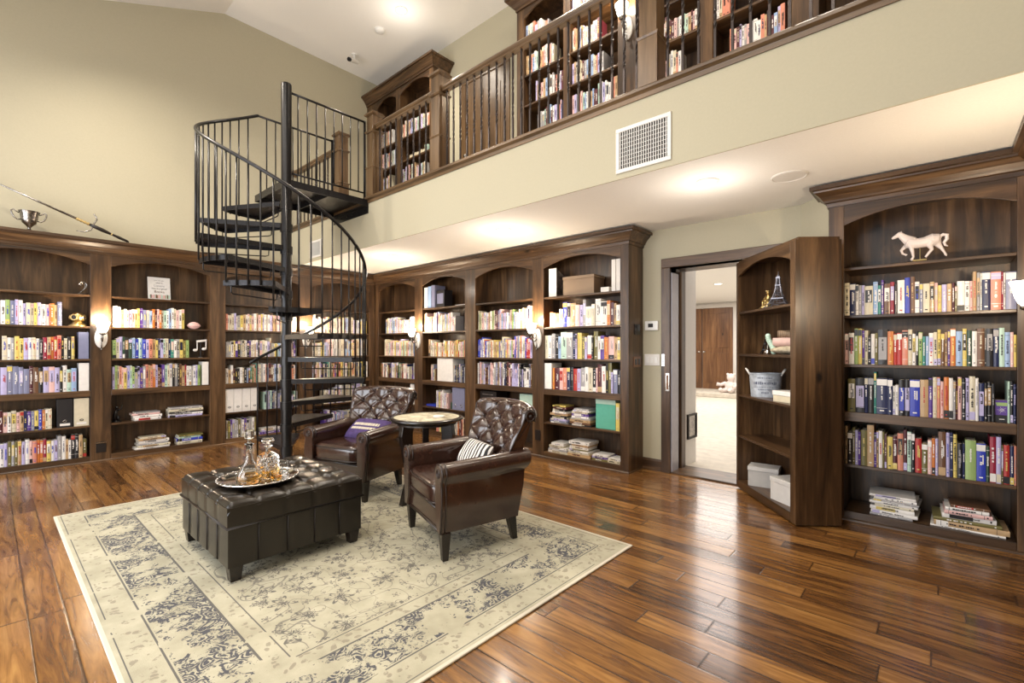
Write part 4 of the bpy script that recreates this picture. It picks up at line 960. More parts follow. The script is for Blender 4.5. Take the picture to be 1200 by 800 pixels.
sm_ = mb.build('seams', STITCH, ot, smooth=True); sm_['kind'] = 'stuff'
# lid with tufted top
nx, ny = 100, 88
mb = MB(); vsx = []; BX, BY = 5, 5
def tuft(x, y):
    u = (x/HX+1)/2*BX; v_ = (y/HY+1)/2*BY
    fu = abs(u-round(u)); fv = abs(v_-round(v_))
    iu, iv = round(u), round(v_)
    z = 0
    inn = (0 < iu < BX) and (0 < iv < BY)
    z -= .010*math.exp(-(fu/.05)**2)*(0 < iu < BX)+.010*math.exp(-(fv/.05)**2)*(0 < iv < BY)
    if inn: z -= .024*math.exp(-((fu/.16)**2+(fv/.16)**2))
    z += .010*(math.sin(PI*(u % 1))*math.sin(PI*(v_ % 1)))**.5
    ex = max(0, 1-(HX-abs(x))/.035); ey = max(0, 1-(HY-abs(y))/.035)
    z -= .030*(ex**2.2+ey**2.2)
    return z
for j in range(ny+1):
    for i in range(nx+1):
        x = -HX+2*HX*i/nx; y = -HY+2*HY*j/ny; vsx.append((x, y, .432+tuft(x, y)))
fs = [(j*(nx+1)+i, j*(nx+1)+i+1, (j+1)*(nx+1)+i+1, (j+1)*(nx+1)+i) for j in range(ny) for i in range(nx)]
mb.add(vsx, fs); lid = mb.build('lid', OTTL, ot, smooth=True)
panel_box(.308, .41, 5, 5, HX-.0005, HY-.0005, .003, .004).build('lid_side', OTTL, lid, smooth='auto')
mb = MB(); mb.tube([(-HX, -HY, .302), (HX, -HY, .302), (HX, HY, .302), (-HX, HY, .302), (-HX, -HY, .302)], .008, 8); mb.build('piping', OTTL, ot, smooth=True)
for i in range(1, BX):
    for j in range(1, BY):
        mb = MB(); mb.sphere((-HX+2*HX*i/BX, -HY+2*HY*j/BY, .402), .011, 10, sc=(1, 1, .6)); mb.build('button', OTTL, lid, smooth=True)
for sx_ in (-1, 1):
    for sy_ in (-1, 1):
        mb = MB(); cx, cy = sx_*(HX-.05), sy_*(HY-.05)
        mb.rings([[(cx-q, cy-q, z), (cx+q, cy-q, z), (cx+q, cy+q, z), (cx-q, cy+q, z)] for q, z in ((.026, 0), (.036, .088))]); mb.build('leg', BLACKWOOD, ot, bevel=.003)

# ------------------------------------------------------------------ tray and glassware
TX, TY, TZ = -3.17, 1.14, RT+.443
t = empty('serving_tray', (TX, TY, TZ), 0, 'round silver serving tray on the ottoman', 'tray')
mb = MB(); mb.lathe([(.001, .004), (.185, .004), (.20, .010), (.222, .020), (.228, .024), (.230, .022), (.225, .016), (.20, .004), (.187, 0), (.001, 0)], 48); mb.build('dish', SILVER, t, smooth='auto')
mb = MB(); mb.torus((0, 0, .023), .227, .005, 48, 8, axis='z')
for k in range(36):
    a_ = 2*PI*k/36; mb.sphere((.227*math.cos(a_), .227*math.sin(a_), .026), .006, 6)
mb.build('beaded_rim', SILVER, t, smooth=True)
GZ = TZ+.0045
t = empty('glass_decanter', (TX+.085, TY-.085, GZ), 0, 'tall pear-shaped glass decanter half full of amber whiskey, nearest on the tray', 'decanter')
mb = MB(); mb.lathe([(.001, 0), (.05, 0), (.066, .018), (.072, .045), (.066, .075), (.045, .11), (.024, .145), (.018, .18), (.017, .235), (.027, .245), (.027, .25), (.014, .25), (.013, .18), (.020, .145), (.041, .11), (.062, .075), (.068, .045), (.062, .020), (.047, .006), (.001, .006)], 32); mb.build('bottle', GLASS, t, smooth=True)
mb = MB(); mb.lathe([(.001, .0065), (.046, .0065), (.0612, .021), (.0672, .045), (.0645, .062), (.001, .062)], 32); mb.build('whiskey', WHISKEY, t, smooth='auto')
mb = MB(); mb.lathe([(.001, .235), (.011, .24), (.012, .255), (.010, .262), (.010, .272), (.026, .282), (.028, .30), (.028, .325), (.024, .332), (.001, .332)], 8); mb.build('stopper', GLASS, t)
t = empty('glass_decanter', (TX+.0, TY+.055, GZ), R(20), 'square-shouldered cut crystal decanter behind the tall one on the tray', 'decanter')
def sqring(r, z, n=32, p=4): 
    return [(r*math.copysign(abs(math.cos(q))**(2/p), math.cos(q)), r*math.copysign(abs(math.sin(q))**(2/p), math.sin(q)), z) for q in [2*PI*i/n+PI/n for i in range(n)]]
mb = MB(); rs = []
for r, z in ((.046, 0), (.05, .008)): rs.append(sqring(r, z))
for k in range(9): rs.append([(x*(1+.04*(-1)**(k+i)), y*(1+.04*(-1)**(k+i)), z) for i, (x, y, z) in enumerate(sqring(.052, .02+k*.013))])
for r, z in ((.05, .14), (.034, .155)): rs.append(sqring(r, z))
for r, z in ((.018, .168), (.015, .19), (.026, .20), (.026, .206)): rs.append(sqring(r, z, p=2))
mb.rings(rs); mb.build('bottle', GLASS, t)
mb = MB(); mb.rings([sqring(.046, .006), sqring(.046, .055)]); mb.build('whiskey', WHISKEY, t)
mb = MB(); mb.lathe([(.001, .207), (.011, .207), (.012, .215), (.034, .222), (.040, .235), (.030, .25), (.001, .255)], 12); mb.build('stopper', GLASS, t)
for (x, y, lb) in ((.09, .07, 'low tumbler with a little whiskey beside the decanters on the tray'), (-.02, .155, 'empty tumbler at the far right of the tray')):
    t = empty('whiskey_glass', (TX+x, TY+y, GZ), 0, 'clear cut '+lb, 'glass', 'tumblers on the tray')
    mb = MB(); rs = []
    for r, z in ((.030, 0), (.034, .006), (.036, .03), (.038, .06), (.040, .082), (.037, .082), (.035, .06), (.033, .03), (.031, .014), (.001, .012)): rs.append([(r*(1+(.02*(-1)**i if .003 < z < .05 else 0))*math.cos(2*PI*i/28), r*(1+(.02*(-1)**i if .003 < z < .05 else 0))*math.sin(2*PI*i/28), z) for i in range(28)])
    mb.rings(rs); mb.build('tumbler', GLASS, t, smooth='auto')
    if x > .05: mb = MB(); mb.lathe([(.001, .0145), (.0318, .0145), (.033, .034), (.001, .034)], 24); mb.build('whiskey', WHISKEY, t)

# ------------------------------------------------------------------ armchairs
def armchair(loc, rz, label):
    t = empty('leather_armchair', loc, rz, label, 'armchair', 'tufted leather armchairs')
    # arms: scrolled profile lofted front to back
    def armprof(y, s_):
        tt = (y+.36)/.66
        top_ = .575+.035*tt; inn = .262-.0*tt; ox = .335-.05*tt; pr = []
        pr += [(inn+.02, .20), (inn, .24), (inn, top_-.09)]
        cx, cz, r = inn+.052, top_-.052, .056+.004*tt
        for k in range(11):
            a_ = R(200-k*25); pr.append((cx+r*math.cos(a_)*1.05, cz+r*math.sin(a_)))
        pr += [(ox+.022, top_-.13), (ox+.028, .38), (ox+.012, .26), (ox, .17), (inn+.03, .17)]
        return [(s_*x, y-max(0, y+.05)*(.62-z)*.42, z) for x, z in pr]
    for s_ in (-1, 1):
        mb = MB(); ys = [-.368, -.36, -.345, -.2, -.05, .08, .18, .255]
        rs = [armprof(y, s_) for y in ys]
        c_ = Vector((s_*.31, 0, .40)); rs[0] = [tuple(c_.x+(p[0]-c_.x)*.93 if q == 0 else (p[1] if q == 1 else .38+(p[2]-.38)*.97) for q in range(3)) for p in rs[0]]
        mb.rings(rs); a_ = mb.build('arm', LEATHER, t, smooth='auto')
        mb = MB(); pr = armprof(-.362, s_); mb.tube(pr[2:-1], .006, 6); mb.tube([p for p in armprof(-.335, s_)[2:-1]], .005, 6); mb.build('piping', PIPE, a_, smooth=True)
        mb = MB()
        pr = armprof(-.369, s_)
        mb.torus((s_*.314, -.368, .523), .024, .005, 16, 6); mb.torus((s_*.314, -.368, .523), .011, .004, 12, 6); mb.build('scroll_rosette', PIPE, a_, smooth=True)
    # seat rail and underframe
    mb = MB(); mb.rings([[(-w_, -.345, z), (w_, -.345, z), (w_*.82, .21, z), (-w_*.82, .21, z)] for w_, z in ((.30, .165), (.31, .20), (.31, .30))]); mb.build('seat_rail', LEATHER, t, bevel=.012, seg=3)
    mb = MB(); mb.tube([(-.275, -.352, .172), (.275, -.352, .172)], .006, 6); mb.tube([(-.262, -.352, .30), (.262, -.352, .30)], .007, 6); mb.build('piping', PIPE, t, smooth=True)
    # cushion
    mb = MB(); rs = []; n = 40
    def cring(k, z):
        out = []
        for i in range(n):
            q = 2*PI*i/n; ex = 7
            x = .262*k*math.copysign(abs(math.cos(q))**(2/ex), math.cos(q)); y = .33*k*math.copysign(abs(math.sin(q))**(2/ex), math.sin(q))-.045
            out.append((x*(1-.06*(y+.3)), y, z))
        return out
    for k, z in ((.90, .302), (.985, .315), (1.0, .36), (1.0, .40), (.985, .43), (.94, .447), (.6, .458), (.2, .462)): rs.append(cring(k, z))
    mb.rings(rs); cu = mb.build('seat_cushion', LEATHER, t, smooth='auto')
    mb = MB(); mb.tube(cring(1.003, .427)+[cring(1.003, .427)[0]], .005, 6); mb.tube(cring(1.003, .325)+[cring(1.003, .325)[0]], .005, 6); mb.build('piping', PIPE, cu, smooth=True)
    # back: tufted face rolling over into a scroll
    prof = [(.11, .36), (.135, .48), (.172, .60), (.222, .73), (.268, .845)]
    def sp(v_):   # v 0..1 up the face, 1..1.75 around the roll
        if v_ <= 1:
            f_ = v_*(len(prof)-1); i = min(int(f_), len(prof)-2); q = f_-i
            return prof[i][0]*(1-q)+prof[i+1][0]*q, prof[i][1]*(1-q)+prof[i+1][1]*q
        a_ = R(170)-(v_-1)*R(300); return .268+.054+.054*math.cos(a_), .850+.054*math.sin(a_)
    nu, nv = 112, 120; grid = []
    for j in range(nv+1):
        v_ = 1.72*j/nv; y, z = sp(v_); y2, z2 = sp(min(1.72, v_+.01)); ty, tz = y2-y, z2-z
        L = math.hypot(ty, tz) or 1; ny_, nz_ = -tz/L, ty/L
        row = []
        for i in range(nu+1):
            u = -1+2*i/nu
            hw = .262+.10*min(1, max(0, (z-.36)/.46))
            x = u*hw; d_ = 0
            if v_ < 1.18:
                U = (u+1)/2*7; V = v_/1.08*6.4
                for a_, b_ in ((U+V, 0), (U-V, 0)):
                    m_ = (a_ % 2); m_ = min(m_, 2-m_); d_ -= .007*math.exp(-(m_/.13)**2)
                m1_ = (U+V) % 2; m1_ = min(m1_, 2-m1_); m2_ = (U-V) % 2; m2_ = min(m2_, 2-m2_)
                d_ -= .016*math.exp(-((m1_/.32)**2+(m2_/.32)**2)); d_ += .017*(math.sin(PI*m1_/2)*math.sin(PI*m2_/2))
                fade = min(1, (1-abs(u))/.10)*min(1, max(0, (1.18-v_)/.12)); d_ *= fade
            wrap = -.075*abs(u)**3*(1 if v_ <= 1 else 1)
            edge = -.016*max(0, (abs(u)-.93)/.07)**2
            row.append((x, y+wrap+ny_*(d_+edge)*1.0, z+nz_*(d_+edge)-.02*u*u*(v_ > 0)*min(1, v_)))
        grid.append(row)
    mb = MB(); vs_ = [p for r_ in grid for p in r_]
    mb.add(vs_, [(j*(nu+1)+i, j*(nu+1)+i+1, (j+1)*(nu+1)+i+1, (j+1)*(nu+1)+i) for j in range(nv) for i in range(nu)])
    # back of the back
    def bk(u, z):
        hw = .262+.10*min(1, max(0, (z-.36)/.46))
        yb = .33 if z > .7 else .30+.03*(z-.17)/.53
        yb = .215+.05*(z-.17)/.33 if z < .5 else .265+.065*(z-.5)/.3
        return (u*hw if z > .4 else u*(.262+(.40-z)*.0), yb-.075*abs(u)**3, z-.02*u*u)
    zz = [.17, .36, .5, .65, .82]; nb = 20
    base_ = len(mb.v); g2 = [[bk(-1+2*i/nb, z) for i in range(nb+1)] for z in zz]
    mb.add([p for r_ in g2 for p in r_], [(j*(nb+1)+i, (j+1)*(nb+1)+i, (j+1)*(nb+1)+i+1, j*(nb+1)+i+1) for j in range(len(zz)-1) for i in range(nb)])
    bko = mb.build('back', LEATHER, t, smooth=True)
    # side walls of the back
    for s_ in (-1, 1):
        ii = 0 if s_ < 0 else nu
        front = [grid[j][ii] for j in range(0, nv+1, 3)]
        fr = [Vector(p) for p in front if True]
        loop = [tuple(p) for p in fr]+[bk(s_, z) for z in zz[::-1]]
        mb = MB(); cx = sum(p[0] for p in loop)/len(loop)
        mb.rings([loop, [(p[0]-s_*.012, p[1], p[2]) for p in loop]]); mb.build('back_side', LEATHER, bko)
        mb = MB(); mb.tube([tuple(p) for p in fr], .006, 6); mb.build('piping', PIPE, bko, smooth=True)
        mb = MB(); mb.torus((s_*.366, .247, .828), .032, .006, 18, 6, axis='x'); mb.sphere((s_*.364, .247, .828), .012, 8); mb.build('scroll_rosette', PIPE, bko, smooth=True)
    for b_ in range(8):
        for a_ in range(8):
            U = a_; V = b_
            if (U+V) % 2: continue
            v_ = V*1.08/6.4; u = U/7*2-1
            if not (0.08 < v_ < 1.1) or abs(u) > .92: continue
            y, z = sp(v_); hw = .262+.10*min(1, max(0, (z-.36)/.46))
            mb = MB(); mb.sphere((u*hw, y+.008-.075*abs(u)**3, z-.02*u*u), .010, 8); mb.build('button', PIPE, bko, smooth=True)
    # outer lower back and legs
    for sx_, sy_ in ((-1, -1), (1, -1), (-1, 1), (1, 1)):
        x, y = (.31 if sy_ < 0 else .225)*sx_, (-.325 if sy_ < 0 else .175)
        kk = .03 if sy_ > 0 else .0
        mb = MB(); mb.rings([[(x-q+o_*0, y-q+oy, z), (x+q, y-q+oy, z), (x+q, y+q+oy, z), (x-q, y+q+oy, z)] for q, z, o_, oy in ((.018, 0, 0, kk), (.030, .17, 0, 0))]); mb.build('leg', BLACKWOOD, t, bevel=.003)
    return t
armchair((-2.385, 2.235, RT), R(-18), 'tufted brown leather armchair with a zebra-striped cushion, nearer the bookcase end')
armchair((-3.90, 2.32, RT), R(15), 'tufted brown leather armchair with a purple cushion, behind the ottoman')
def cushion(name, w_, h_, th, mat, M_, label):
    mb = MB(); n = 24; vs_ = []
    for sgn in (1, -1):
        for j in range(n+1):
            for i in range(n+1):
                u, v_ = -1+2*i/n, -1+2*j/n
                k = (max(0, (1-u**4))*max(0, (1-v_**4)))**.5
                pin = 1-.05*(u*u*v_*v_)
                vs_.append((u*w_/2*pin, sgn*th/2*k, v_*h_/2*pin))
    m_ = (n+1)**2
    fs = [(j*(n+1)+i, j*(n+1)+i+1, (j+1)*(n+1)+i+1, (j+1)*(n+1)+i) for j in range(n) for i in range(n)]
    mb.add(vs_, fs+[tuple(q+m_ for q in f[::-1]) for f in fs]); mb.xf(M_)
    mats = mat if isinstance(mat, list) else [mat]
    return tag(mb.build(name, mats, smooth=True), label, 'cushion')
def chairM(loc, rz, p, rx=0, ry=0, rzz=0):
    return Matrix.Translation(loc) @ Matrix.Rotation(rz, 4, 'Z') @ Matrix.Translation(p) @ Matrix.Rotation(rzz, 4, 'Z') @ Matrix.Rotation(rx, 4, 'X') @ Matrix.Rotation(ry, 4, 'Y')
cushion('throw_cushion', .36, .20, .09, ZEB, chairM((-2.385, 2.235, RT), R(-18), (-.02, .03, .535), R(-38)), 'small black and white zebra-striped cushion on the right armchair')
pc = cushion('throw_cushion', .42, .24, .09, PURP, chairM((-3.90, 2.32, RT), R(15), (0.03, .0, .530), R(-54)), 'dark purple cushion with pale lettering on the left armchair')

# ------------------------------------------------------------------ round side table
t = empty('round_side_table', (-3.19, 2.47, RT+.04), 0, 'round dark-rimmed side table with a mottled top between the armchairs', 'side table')
mb = MB(); mb.lathe([(.001, .655), (.272, .655), (.272, .630), (.001, .630)], 48); mb.build('top_inlay', TTOP, t, smooth='auto')
mb = MB(); mb.lathe([(.272, .658), (.295, .659), (.305, .652), (.306, .642), (.298, .633), (.280, .625), (.25, .612), (.25, .600), (.001, .600), (.001, .629), (.272, .629), (.272, .658)], 48, cap=False); mb.build('rim', BLACKWOOD, t, smooth='auto')
for k in range(3):
    a_ = R(-95+120*k); ca, sa = math.cos(a_), math.sin(a_); rs = []
    for r, z, wr, wt in ((.19, .602, .06, .030), (.20, .52, .062, .028), (.185, .38, .05, .026), (.165, .25, .042, .026), (.165, .13, .042, .026), (.19, .04, .045, .026), (.215, -.04, .04, .026)):
        rs.append([(ca*(r+dx)-sa*dy, sa*(r+dx)+ca*dy, z if z > .001 or dx > 0 else z) for dx, dy in ((-wr/1.2, -wt), (wr/1.2, -wt), (wr/1.2, wt), (-wr/1.2, wt))])
    mb = MB(); mb.rings(rs); mb.build('leg', BLACKWOOD, t, bevel=.004)
mb = MB(); mb.lathe([(.001, .24), (.15, .24), (.15, .262), (.001, .262)], 24); mb.build('lower_shelf', BLACKWOOD, t, smooth='auto')
mb = MB(); mb.lathe([(.001, 0), (.05, 0), (.05, .008), (.044, .012), (.001, .010)], 24); mb.xf(Matrix.Translation((-3.10, 2.53, RT+.696)))
tag(mb.build('coaster', WHITE, smooth='auto'), 'small pale coaster on the round side table', 'coaster')
# ------------------------------------------------------------------ shelf ornaments
def at(case, x, y, z, name, label, cat, rz=0, group=None):
    p = case.P(x, y, z); return empty(name, p, case.rz+rz, label, cat, group)
PORC = plain('matte_white_figurine', (.80, .70, .66), .45, var=.04)
GREYC = plain('grey_box_card', (.42, .41, .40), .6, var=.04)
GREYL = plain('pale_grey_box', (.55, .54, .53), .55, var=.04)
TEALB = plain('teal_card', (.10, .40, .30), .5, var=.05)
BURLAP = plain('floral_linen', (.42, .36, .26), .9, var=.5, sc=30)
PINKC = plain('pink_cloth', (.62, .42, .38), .9, var=.1)
BUCK = plain('galvanized_blue', (.42, .46, .52), .5, .2, .25, 25)
def txt(s_, size, M_, mat, parent, name='lettering', ext=.0005):
    cu = bpy.data.curves.new(name, 'FONT'); cu.body = s_; cu.size = size; cu.extrude = ext; cu.align_x = 'CENTER'; cu.align_y = 'CENTER'
    tmp = bpy.data.objects.new('tmp', cu); C.objects.link(tmp); bpy.context.view_layer.update()
    me = bpy.data.meshes.new_from_object(tmp.evaluated_get(bpy.context.evaluated_depsgraph_get())); bpy.data.objects.remove(tmp); me.materials.clear(); me.materials.append(mat)
    o_ = bpy.data.objects.new(name, me); C.objects.link(o_); o_.parent = parent; o_.matrix_local = M_; return o_
FR = Matrix.Rotation(PI/2, 4, 'X')
# white horse
t = at(CR, -.098-R_X0, .105, ZS[0]+.0003, 'horse_figurine', 'white trotting horse figurine on a dark base on the top shelf at the right', 'figurine', R(2))
mb = MB()
def loft(sec, n=14):
    rs = []
    for i, (x, z, ry, rz_) in enumerate(sec):
        ry, rz_ = ry*1.25, rz_*1.22
        p0 = sec[max(0, i-1)]; p1 = sec[min(len(sec)-1, i+1)]; tx, tz = p1[0]-p0[0], p1[1]-p0[1]; L = math.hypot(tx, tz); nx_, nz_ = -tz/L, tx/L
        rs.append([(x+nx_*rz_*math.sin(q), ry*math.cos(q), z+nz_*rz_*math.sin(q)) for q in [2*PI*k/n for k in range(n)]])
    mb.rings(rs)
loft([(.118, .158, .008, .012), (.11, .162, .022, .028), (.08, .160, .030, .036), (.04, .150, .028, .030), (.0, .146, .027, .029), (-.035, .150, .028, .032), (-.058, .160, .022, .030), (-.066, .165, .01, .014)])
loft([(-.035, .158, .022, .034), (-.062, .182, .015, .025), (-.084, .204, .011, .019), (-.098, .222, .009, .015)])
loft([(-.088, .226, .009, .014), (-.102, .224, .010, .015), (-.120, .212, .008, .011), (-.138, .202, .006, .008), (-.145, .198, .004, .005)])
mb.rings([[(-.092, s_*.004, .232), (-.087, s_*.009, .234), (-.090, s_*.007, .248)] for s_ in (1, -1)][:1]+[[(-.092, -.004, .232), (-.087, -.009, .234), (-.090, -.007, .248)]])
def leg(pts, rs_): mb.tube(pts, [q*1.2 for q in rs_], 8)
leg([(-.048, .012, .15), (-.075, .012, .128), (-.092, .012, .108), (-.085, .012, .085), (-.066, .012, .074), (-.062, .012, .070)], [.018, .011, .008, .006, .006, .008])
leg([(-.045, -.012, .15), (-.036, -.012, .115), (-.030, -.012, .082), (-.026, -.012, .050), (-.034, -.012, .034), (-.040, -.012, .031)], [.018, .012, .0085, .006, .008, .009])
leg([(.072, -.012, .15), (.060, -.012, .118), (.072, -.012, .090), (.052, -.012, .062), (.042, -.012, .046), (.038, -.012, .042)], [.024, .016, .009, .007, .006, .008])
leg([(.095, .012, .15), (.108, .012, .118), (.124, .012, .095), (.138, .012, .066), (.146, .012, .048), (.142, .012, .043)], [.024, .015, .009, .006, .006, .008])
leg([(.112, 0, .178), (.130, 0, .188), (.150, 0, .182), (.150, 0, .155), (.136, 0, .132), (.142, 0, .112), (.156, 0, .104)], [.006, .010, .011, .010, .008, .006, .002])
for i, v_ in enumerate(mb.v): mb.v[i] = (v_[0], v_[1], v_[2]-.006)
o_ = mb.build('body', PORC, t, smooth=True); md = o_.modifiers.new('remesh', 'REMESH'); md.mode = 'VOXEL'; md.voxel_size = .0022; md.use_smooth_shade = True
mb = MB(); mb.box(-.075, .13, -.03, .03, 0, .012); mb.box(-.03, .045, -.02, .02, .012, .024, 1); mb.tube([(.01, 0, .02), (.01, 0, .12)], .003, 6, m=1); mb.build('base', [BLACKWOOD, BRASS], t, bevel=.001)
# face-out paperback on the fourth shelf
t = at(CR, px_on(CR, 1173.8, .06), .05, ZS[3]+.0003, 'paperback_book', 'face-out blue and black paperback with a lime title on the fourth horse-bookcase shelf', 'book')
W_, H_ = .066, .143
mb = MB(); mb.box(-W_/2, W_/2, 0, .02, 0, H_, 0); mb.box(-W_/2+.001, W_/2+.0003, .002, .018, .001, H_+.0003, 1); mb.build('pages', [CM['black'], PAGES], t)
mb = MB()
def Q(x0, x1, z0, z1, m): mb.add([(x0, -.0006-.0002*m, z0), (x1, -.0006-.0002*m, z0), (x1, -.0006-.0002*m, z1), (x0, -.0006-.0002*m, z1)], [(0, 1, 2, 3)], m)
Q(-W_/2, W_/2, 0, H_, 0); Q(-W_/2, W_/2, H_*.32, H_*.98, 1)
for z0, z1, k in ((.80, .88, .42), (.73, .80, .36)): Q(-W_*k, W_*k, H_*z0, H_*z1, 2)
for k in range(10):
    a_ = 2*PI*k/10; r0, r1 = .004, .018+.008*(k % 2); c_ = Vector((0, H_*.55)); d_ = Vector((math.cos(a_), math.sin(a_))); n_ = Vector((-d_.y, d_.x))*.0012
    P = [c_+d_*r0+n_, c_+d_*r1, c_+d_*r0-n_]; mb.add([(p.x, -.0014, p.y) for p in P], [(0, 1, 2)], 3)
Q(-.012, .012, H_*.12, H_*.15, 3)
mb.build('cover', [CM['black'], CM['purple'], CM['green'], CM['white']], t)
# open hidden-door case
ox = .035
t = at(CO, .44, .15, 1.6003, 'lattice_tower_figurine', 'grey metal lattice tower figurine on the top shelf of the swung-open bookcase', 'figurine', R(50))
mb = MB()
def rad(z): return .085*math.exp(-z/.085)+.006
for z0, z1 in ((0, .04), (.04, .08), (.08, .13), (.13, .19), (.19, .25)):
    a, b_ = rad(z0), rad(z1)
    C4 = lambda r, z: [(-r, -r, z), (r, -r, z), (r, r, z), (-r, r, z)]
    A4, B4 = C4(a, z0), C4(b_, z1)
    for k in range(4):
        mb.tube([A4[k], B4[k]], .0035, 5); kk = (k+1) % 4
        mb.tube([A4[k], B4[kk]], .0018, 4); mb.tube([A4[kk], B4[k]], .0018, 4); mb.tube([B4[k], B4[kk]], .0025, 4)
        m0 = tuple((A4[k][q]+A4[kk][q])/2 for q in range(3)); m1 = tuple((B4[k][q]+B4[kk][q])/2 for q in range(3))
        if z0 > 0: mb.tube([m0, m1], .002, 4)
for z in (.08, .19, .25): r = rad(z)+.006; mb.box(-r, r, -r, r, z-.004, z+.004)
mb.box(-.012, .012, -.012, .012, .25, .262); mb.tube([(0, 0, .26), (0, 0, .275)], .009, 8); mb.tube([(0, 0, .27), (0, 0, .305)], [.004, .001], 6)
mb.build('tower', plain('zinc_metal', (.24, .24, .28), .4, .7, .2), t)
t = at(CO, .29, .14, 1.6003, 'cherub_figurine', 'small golden cherub figurine beside the lattice tower', 'figurine')
mb = MB(); mb.sphere((0, 0, .04), .034, 12, sc=(1.2, .9, 1.2)); mb.sphere((.01, 0, .10), .026, 12, sc=(1, .9, 1.3)); mb.sphere((.022, -.005, .145), .020, 12); mb.tube([(-.01, -.01, .11), (-.045, -.02, .075), (-.05, -.02, .03)], [.012, .010, .008], 8); mb.tube([(.03, -.01, .03), (.0, -.05, .02), (-.03, -.055, .01)], [.016, .012, .009], 8); mb.box(-.055, .05, -.03, .035, 0, .012)
for i in range(7): mb.sphere((.022+.016*math.cos(i), -.004+.014*math.sin(i*1.7), .158+.004*math.sin(i*3)), .008, 6)
for i in range(5): mb.sphere((-.03+.012*i, -.02+.006*math.sin(i*2), .03+.014*i), .014, 8)
o_ = mb.build('body', BRASS, t, smooth=True); md = o_.modifiers.new('remesh', 'REMESH'); md.mode = 'VOXEL'; md.voxel_size = .0025; md.use_smooth_shade = True
# second shelf: folded linens, small tower, tiny dark ornaments
t = at(CO, .60, .16, 1.2203, 'folded_linens', 'rolled pink and floral linens piled on the second shelf of the open bookcase', 'linens', R(55))
mb = MB(); mb.sphere((0, 0, .034), .125, 20, sc=(1.15, .85, .27)); o_ = mb.build('lower_fold', BURLAP, t, smooth=True)
mb = MB(); mb.tube([(-.12, 0, .098), (.13, 0, .10)], [.036, .036], 14); mb.build('pink_roll', PINKC, t, smooth='auto')
mb = MB(); mb.tube([(-.085, .01, .163), (.12, .01, .165)], [.030, .030], 14)
mb.build('wicker_roll', WICK, t, smooth='auto')
mb = MB()
for i in range(9):
    q = PI*i/8; mb.sphere((-.135+.02*math.cos(q)-.0*i/8, -.01, .02+.016*i), .022, 8)
mb.build('leaf_garland', CM['mint'], t, smooth=True)
t = at(CO, .28, .12, 1.2203, 'lattice_tower_figurine', 'tiny dark tower ornament on the second shelf of the open bookcase', 'figurine', R(50))
mb = MB()
for sx_ in (-1, 1):
    for sy_ in (-1, 1): mb.tube([(.030*sx_, .030*sy_, 0), (.014*sx_, .014*sy_, .04), (.005*sx_, .005*sy_, .09), (0, 0, .13)], [.005, .004, .003, .001], 6)
mb.box(-.018, .018, -.018, .018, .035, .040); mb.box(-.008, .008, -.008, .008, .085, .09); mb.build('tower', IRON, t)
t = at(CO, .37, .10, 1.2203, 'oil_can_ornament', 'small silver round-bodied ornament beside the tiny tower', 'ornament')
mb = MB(); mb.lathe([(.001, 0), (.024, .002), (.028, .016), (.022, .034), (.008, .045), (.004, .075), (.001, .09)], 16); mb.build('body', SILVER, t, smooth='auto')
# bucket
t = at(CO, .24, .145, .8503, 'metal_bucket', 'grey-blue oval metal bucket with rope handles and printed lettering on the open bookcase', 'bucket', R(62))
mb = MB(); pr = [(.001, 0), (.108, 0), (.122, .195), (.127, .198), (.127, .205), (.117, .205), (.117, .195), (.104, .006), (.001, .006)]
mb.rings([[(r*1.05*math.cos(2*PI*k/36), r*.78*math.sin(2*PI*k/36), z) for k in range(36)] for r, z in pr]); bd = mb.build('body', BUCK, t, smooth='auto')
for s_ in (-1, 1):
    mb = MB(); mb.tube([(s_*.118, -.03, .185), (s_*.140, -.025, .225), (s_*.152, 0, .24), (s_*.140, .025, .225), (s_*.118, .03, .185)], .008, 8); mb.build('handle', WHITE, t, smooth=True)
mb = MB()
def bq(u, z, w_, h_):   # strokes wrapped onto the front of the bucket
    out = []
    for du, dz in ((-w_/2, -h_/2), (w_/2, -h_/2), (w_/2, h_/2), (-w_/2, h_/2)):
        zz_ = z+dz; a_ = -PI/2+(u+du)/.12; r = .108+.014*zz_/.195+.0014; out.append((r*1.05*math.cos(a_), r*.78*math.sin(a_), zz_))
    mb.add(out, [(0, 1, 2, 3)])
rnd = random.Random(5)
for zl_, hs, x0_, x1_ in ((.165, .012, -.055, .055), (.12, .026, -.09, .09), (.085, .006, -.10, .10), (.065, .012, -.055, .055), (.038, .018, -.03, .03)):
    x = x0_
    while x < x1_:
        w_ = rnd.uniform(.004, .010); bq(x, zl_, w_*.6, hs*rnd.uniform(.6, 1)); x += w_+.002
pl_ = mb.build('printed_lettering', CM['navy'], bd); pl_['kind'] = 'stuff'
def lidbox(case, x, y, z, rz, W_, D_2, H_2, mb_, ml, label):
    t = at(case, x, y, z+.0003, 'storage_box', label, 'box', rz)
    mb = MB(); mb.box(-W_/2+.004, W_/2-.004, -D_2/2+.004, D_2/2-.004, 0, H_2-.004); mb.build('body', mb_, t, bevel=.002)
    mb = MB(); mb.box(-W_/2, W_/2, -D_2/2, D_2/2, H_2-.035, H_2); mb.build('lid', ml, t, bevel=.003)
    return t
lidbox(CO, .66, .13, .85, R(12), .19, .17, .085, CM['cream'], CM['white'], 'small cream lidded box right of the metal bucket')
lidbox(CO, .20, .155, .068, R(56), .24, .18, .17, GREYC, GREYL, 'grey lidded box at the back left of the open bookcase bottom')
lidbox(CO, .66, .135, .068, R(12), .24, .19, .18, GREYL, GREYL, 'smaller pale grey lidded box at the front of the open bookcase bottom')
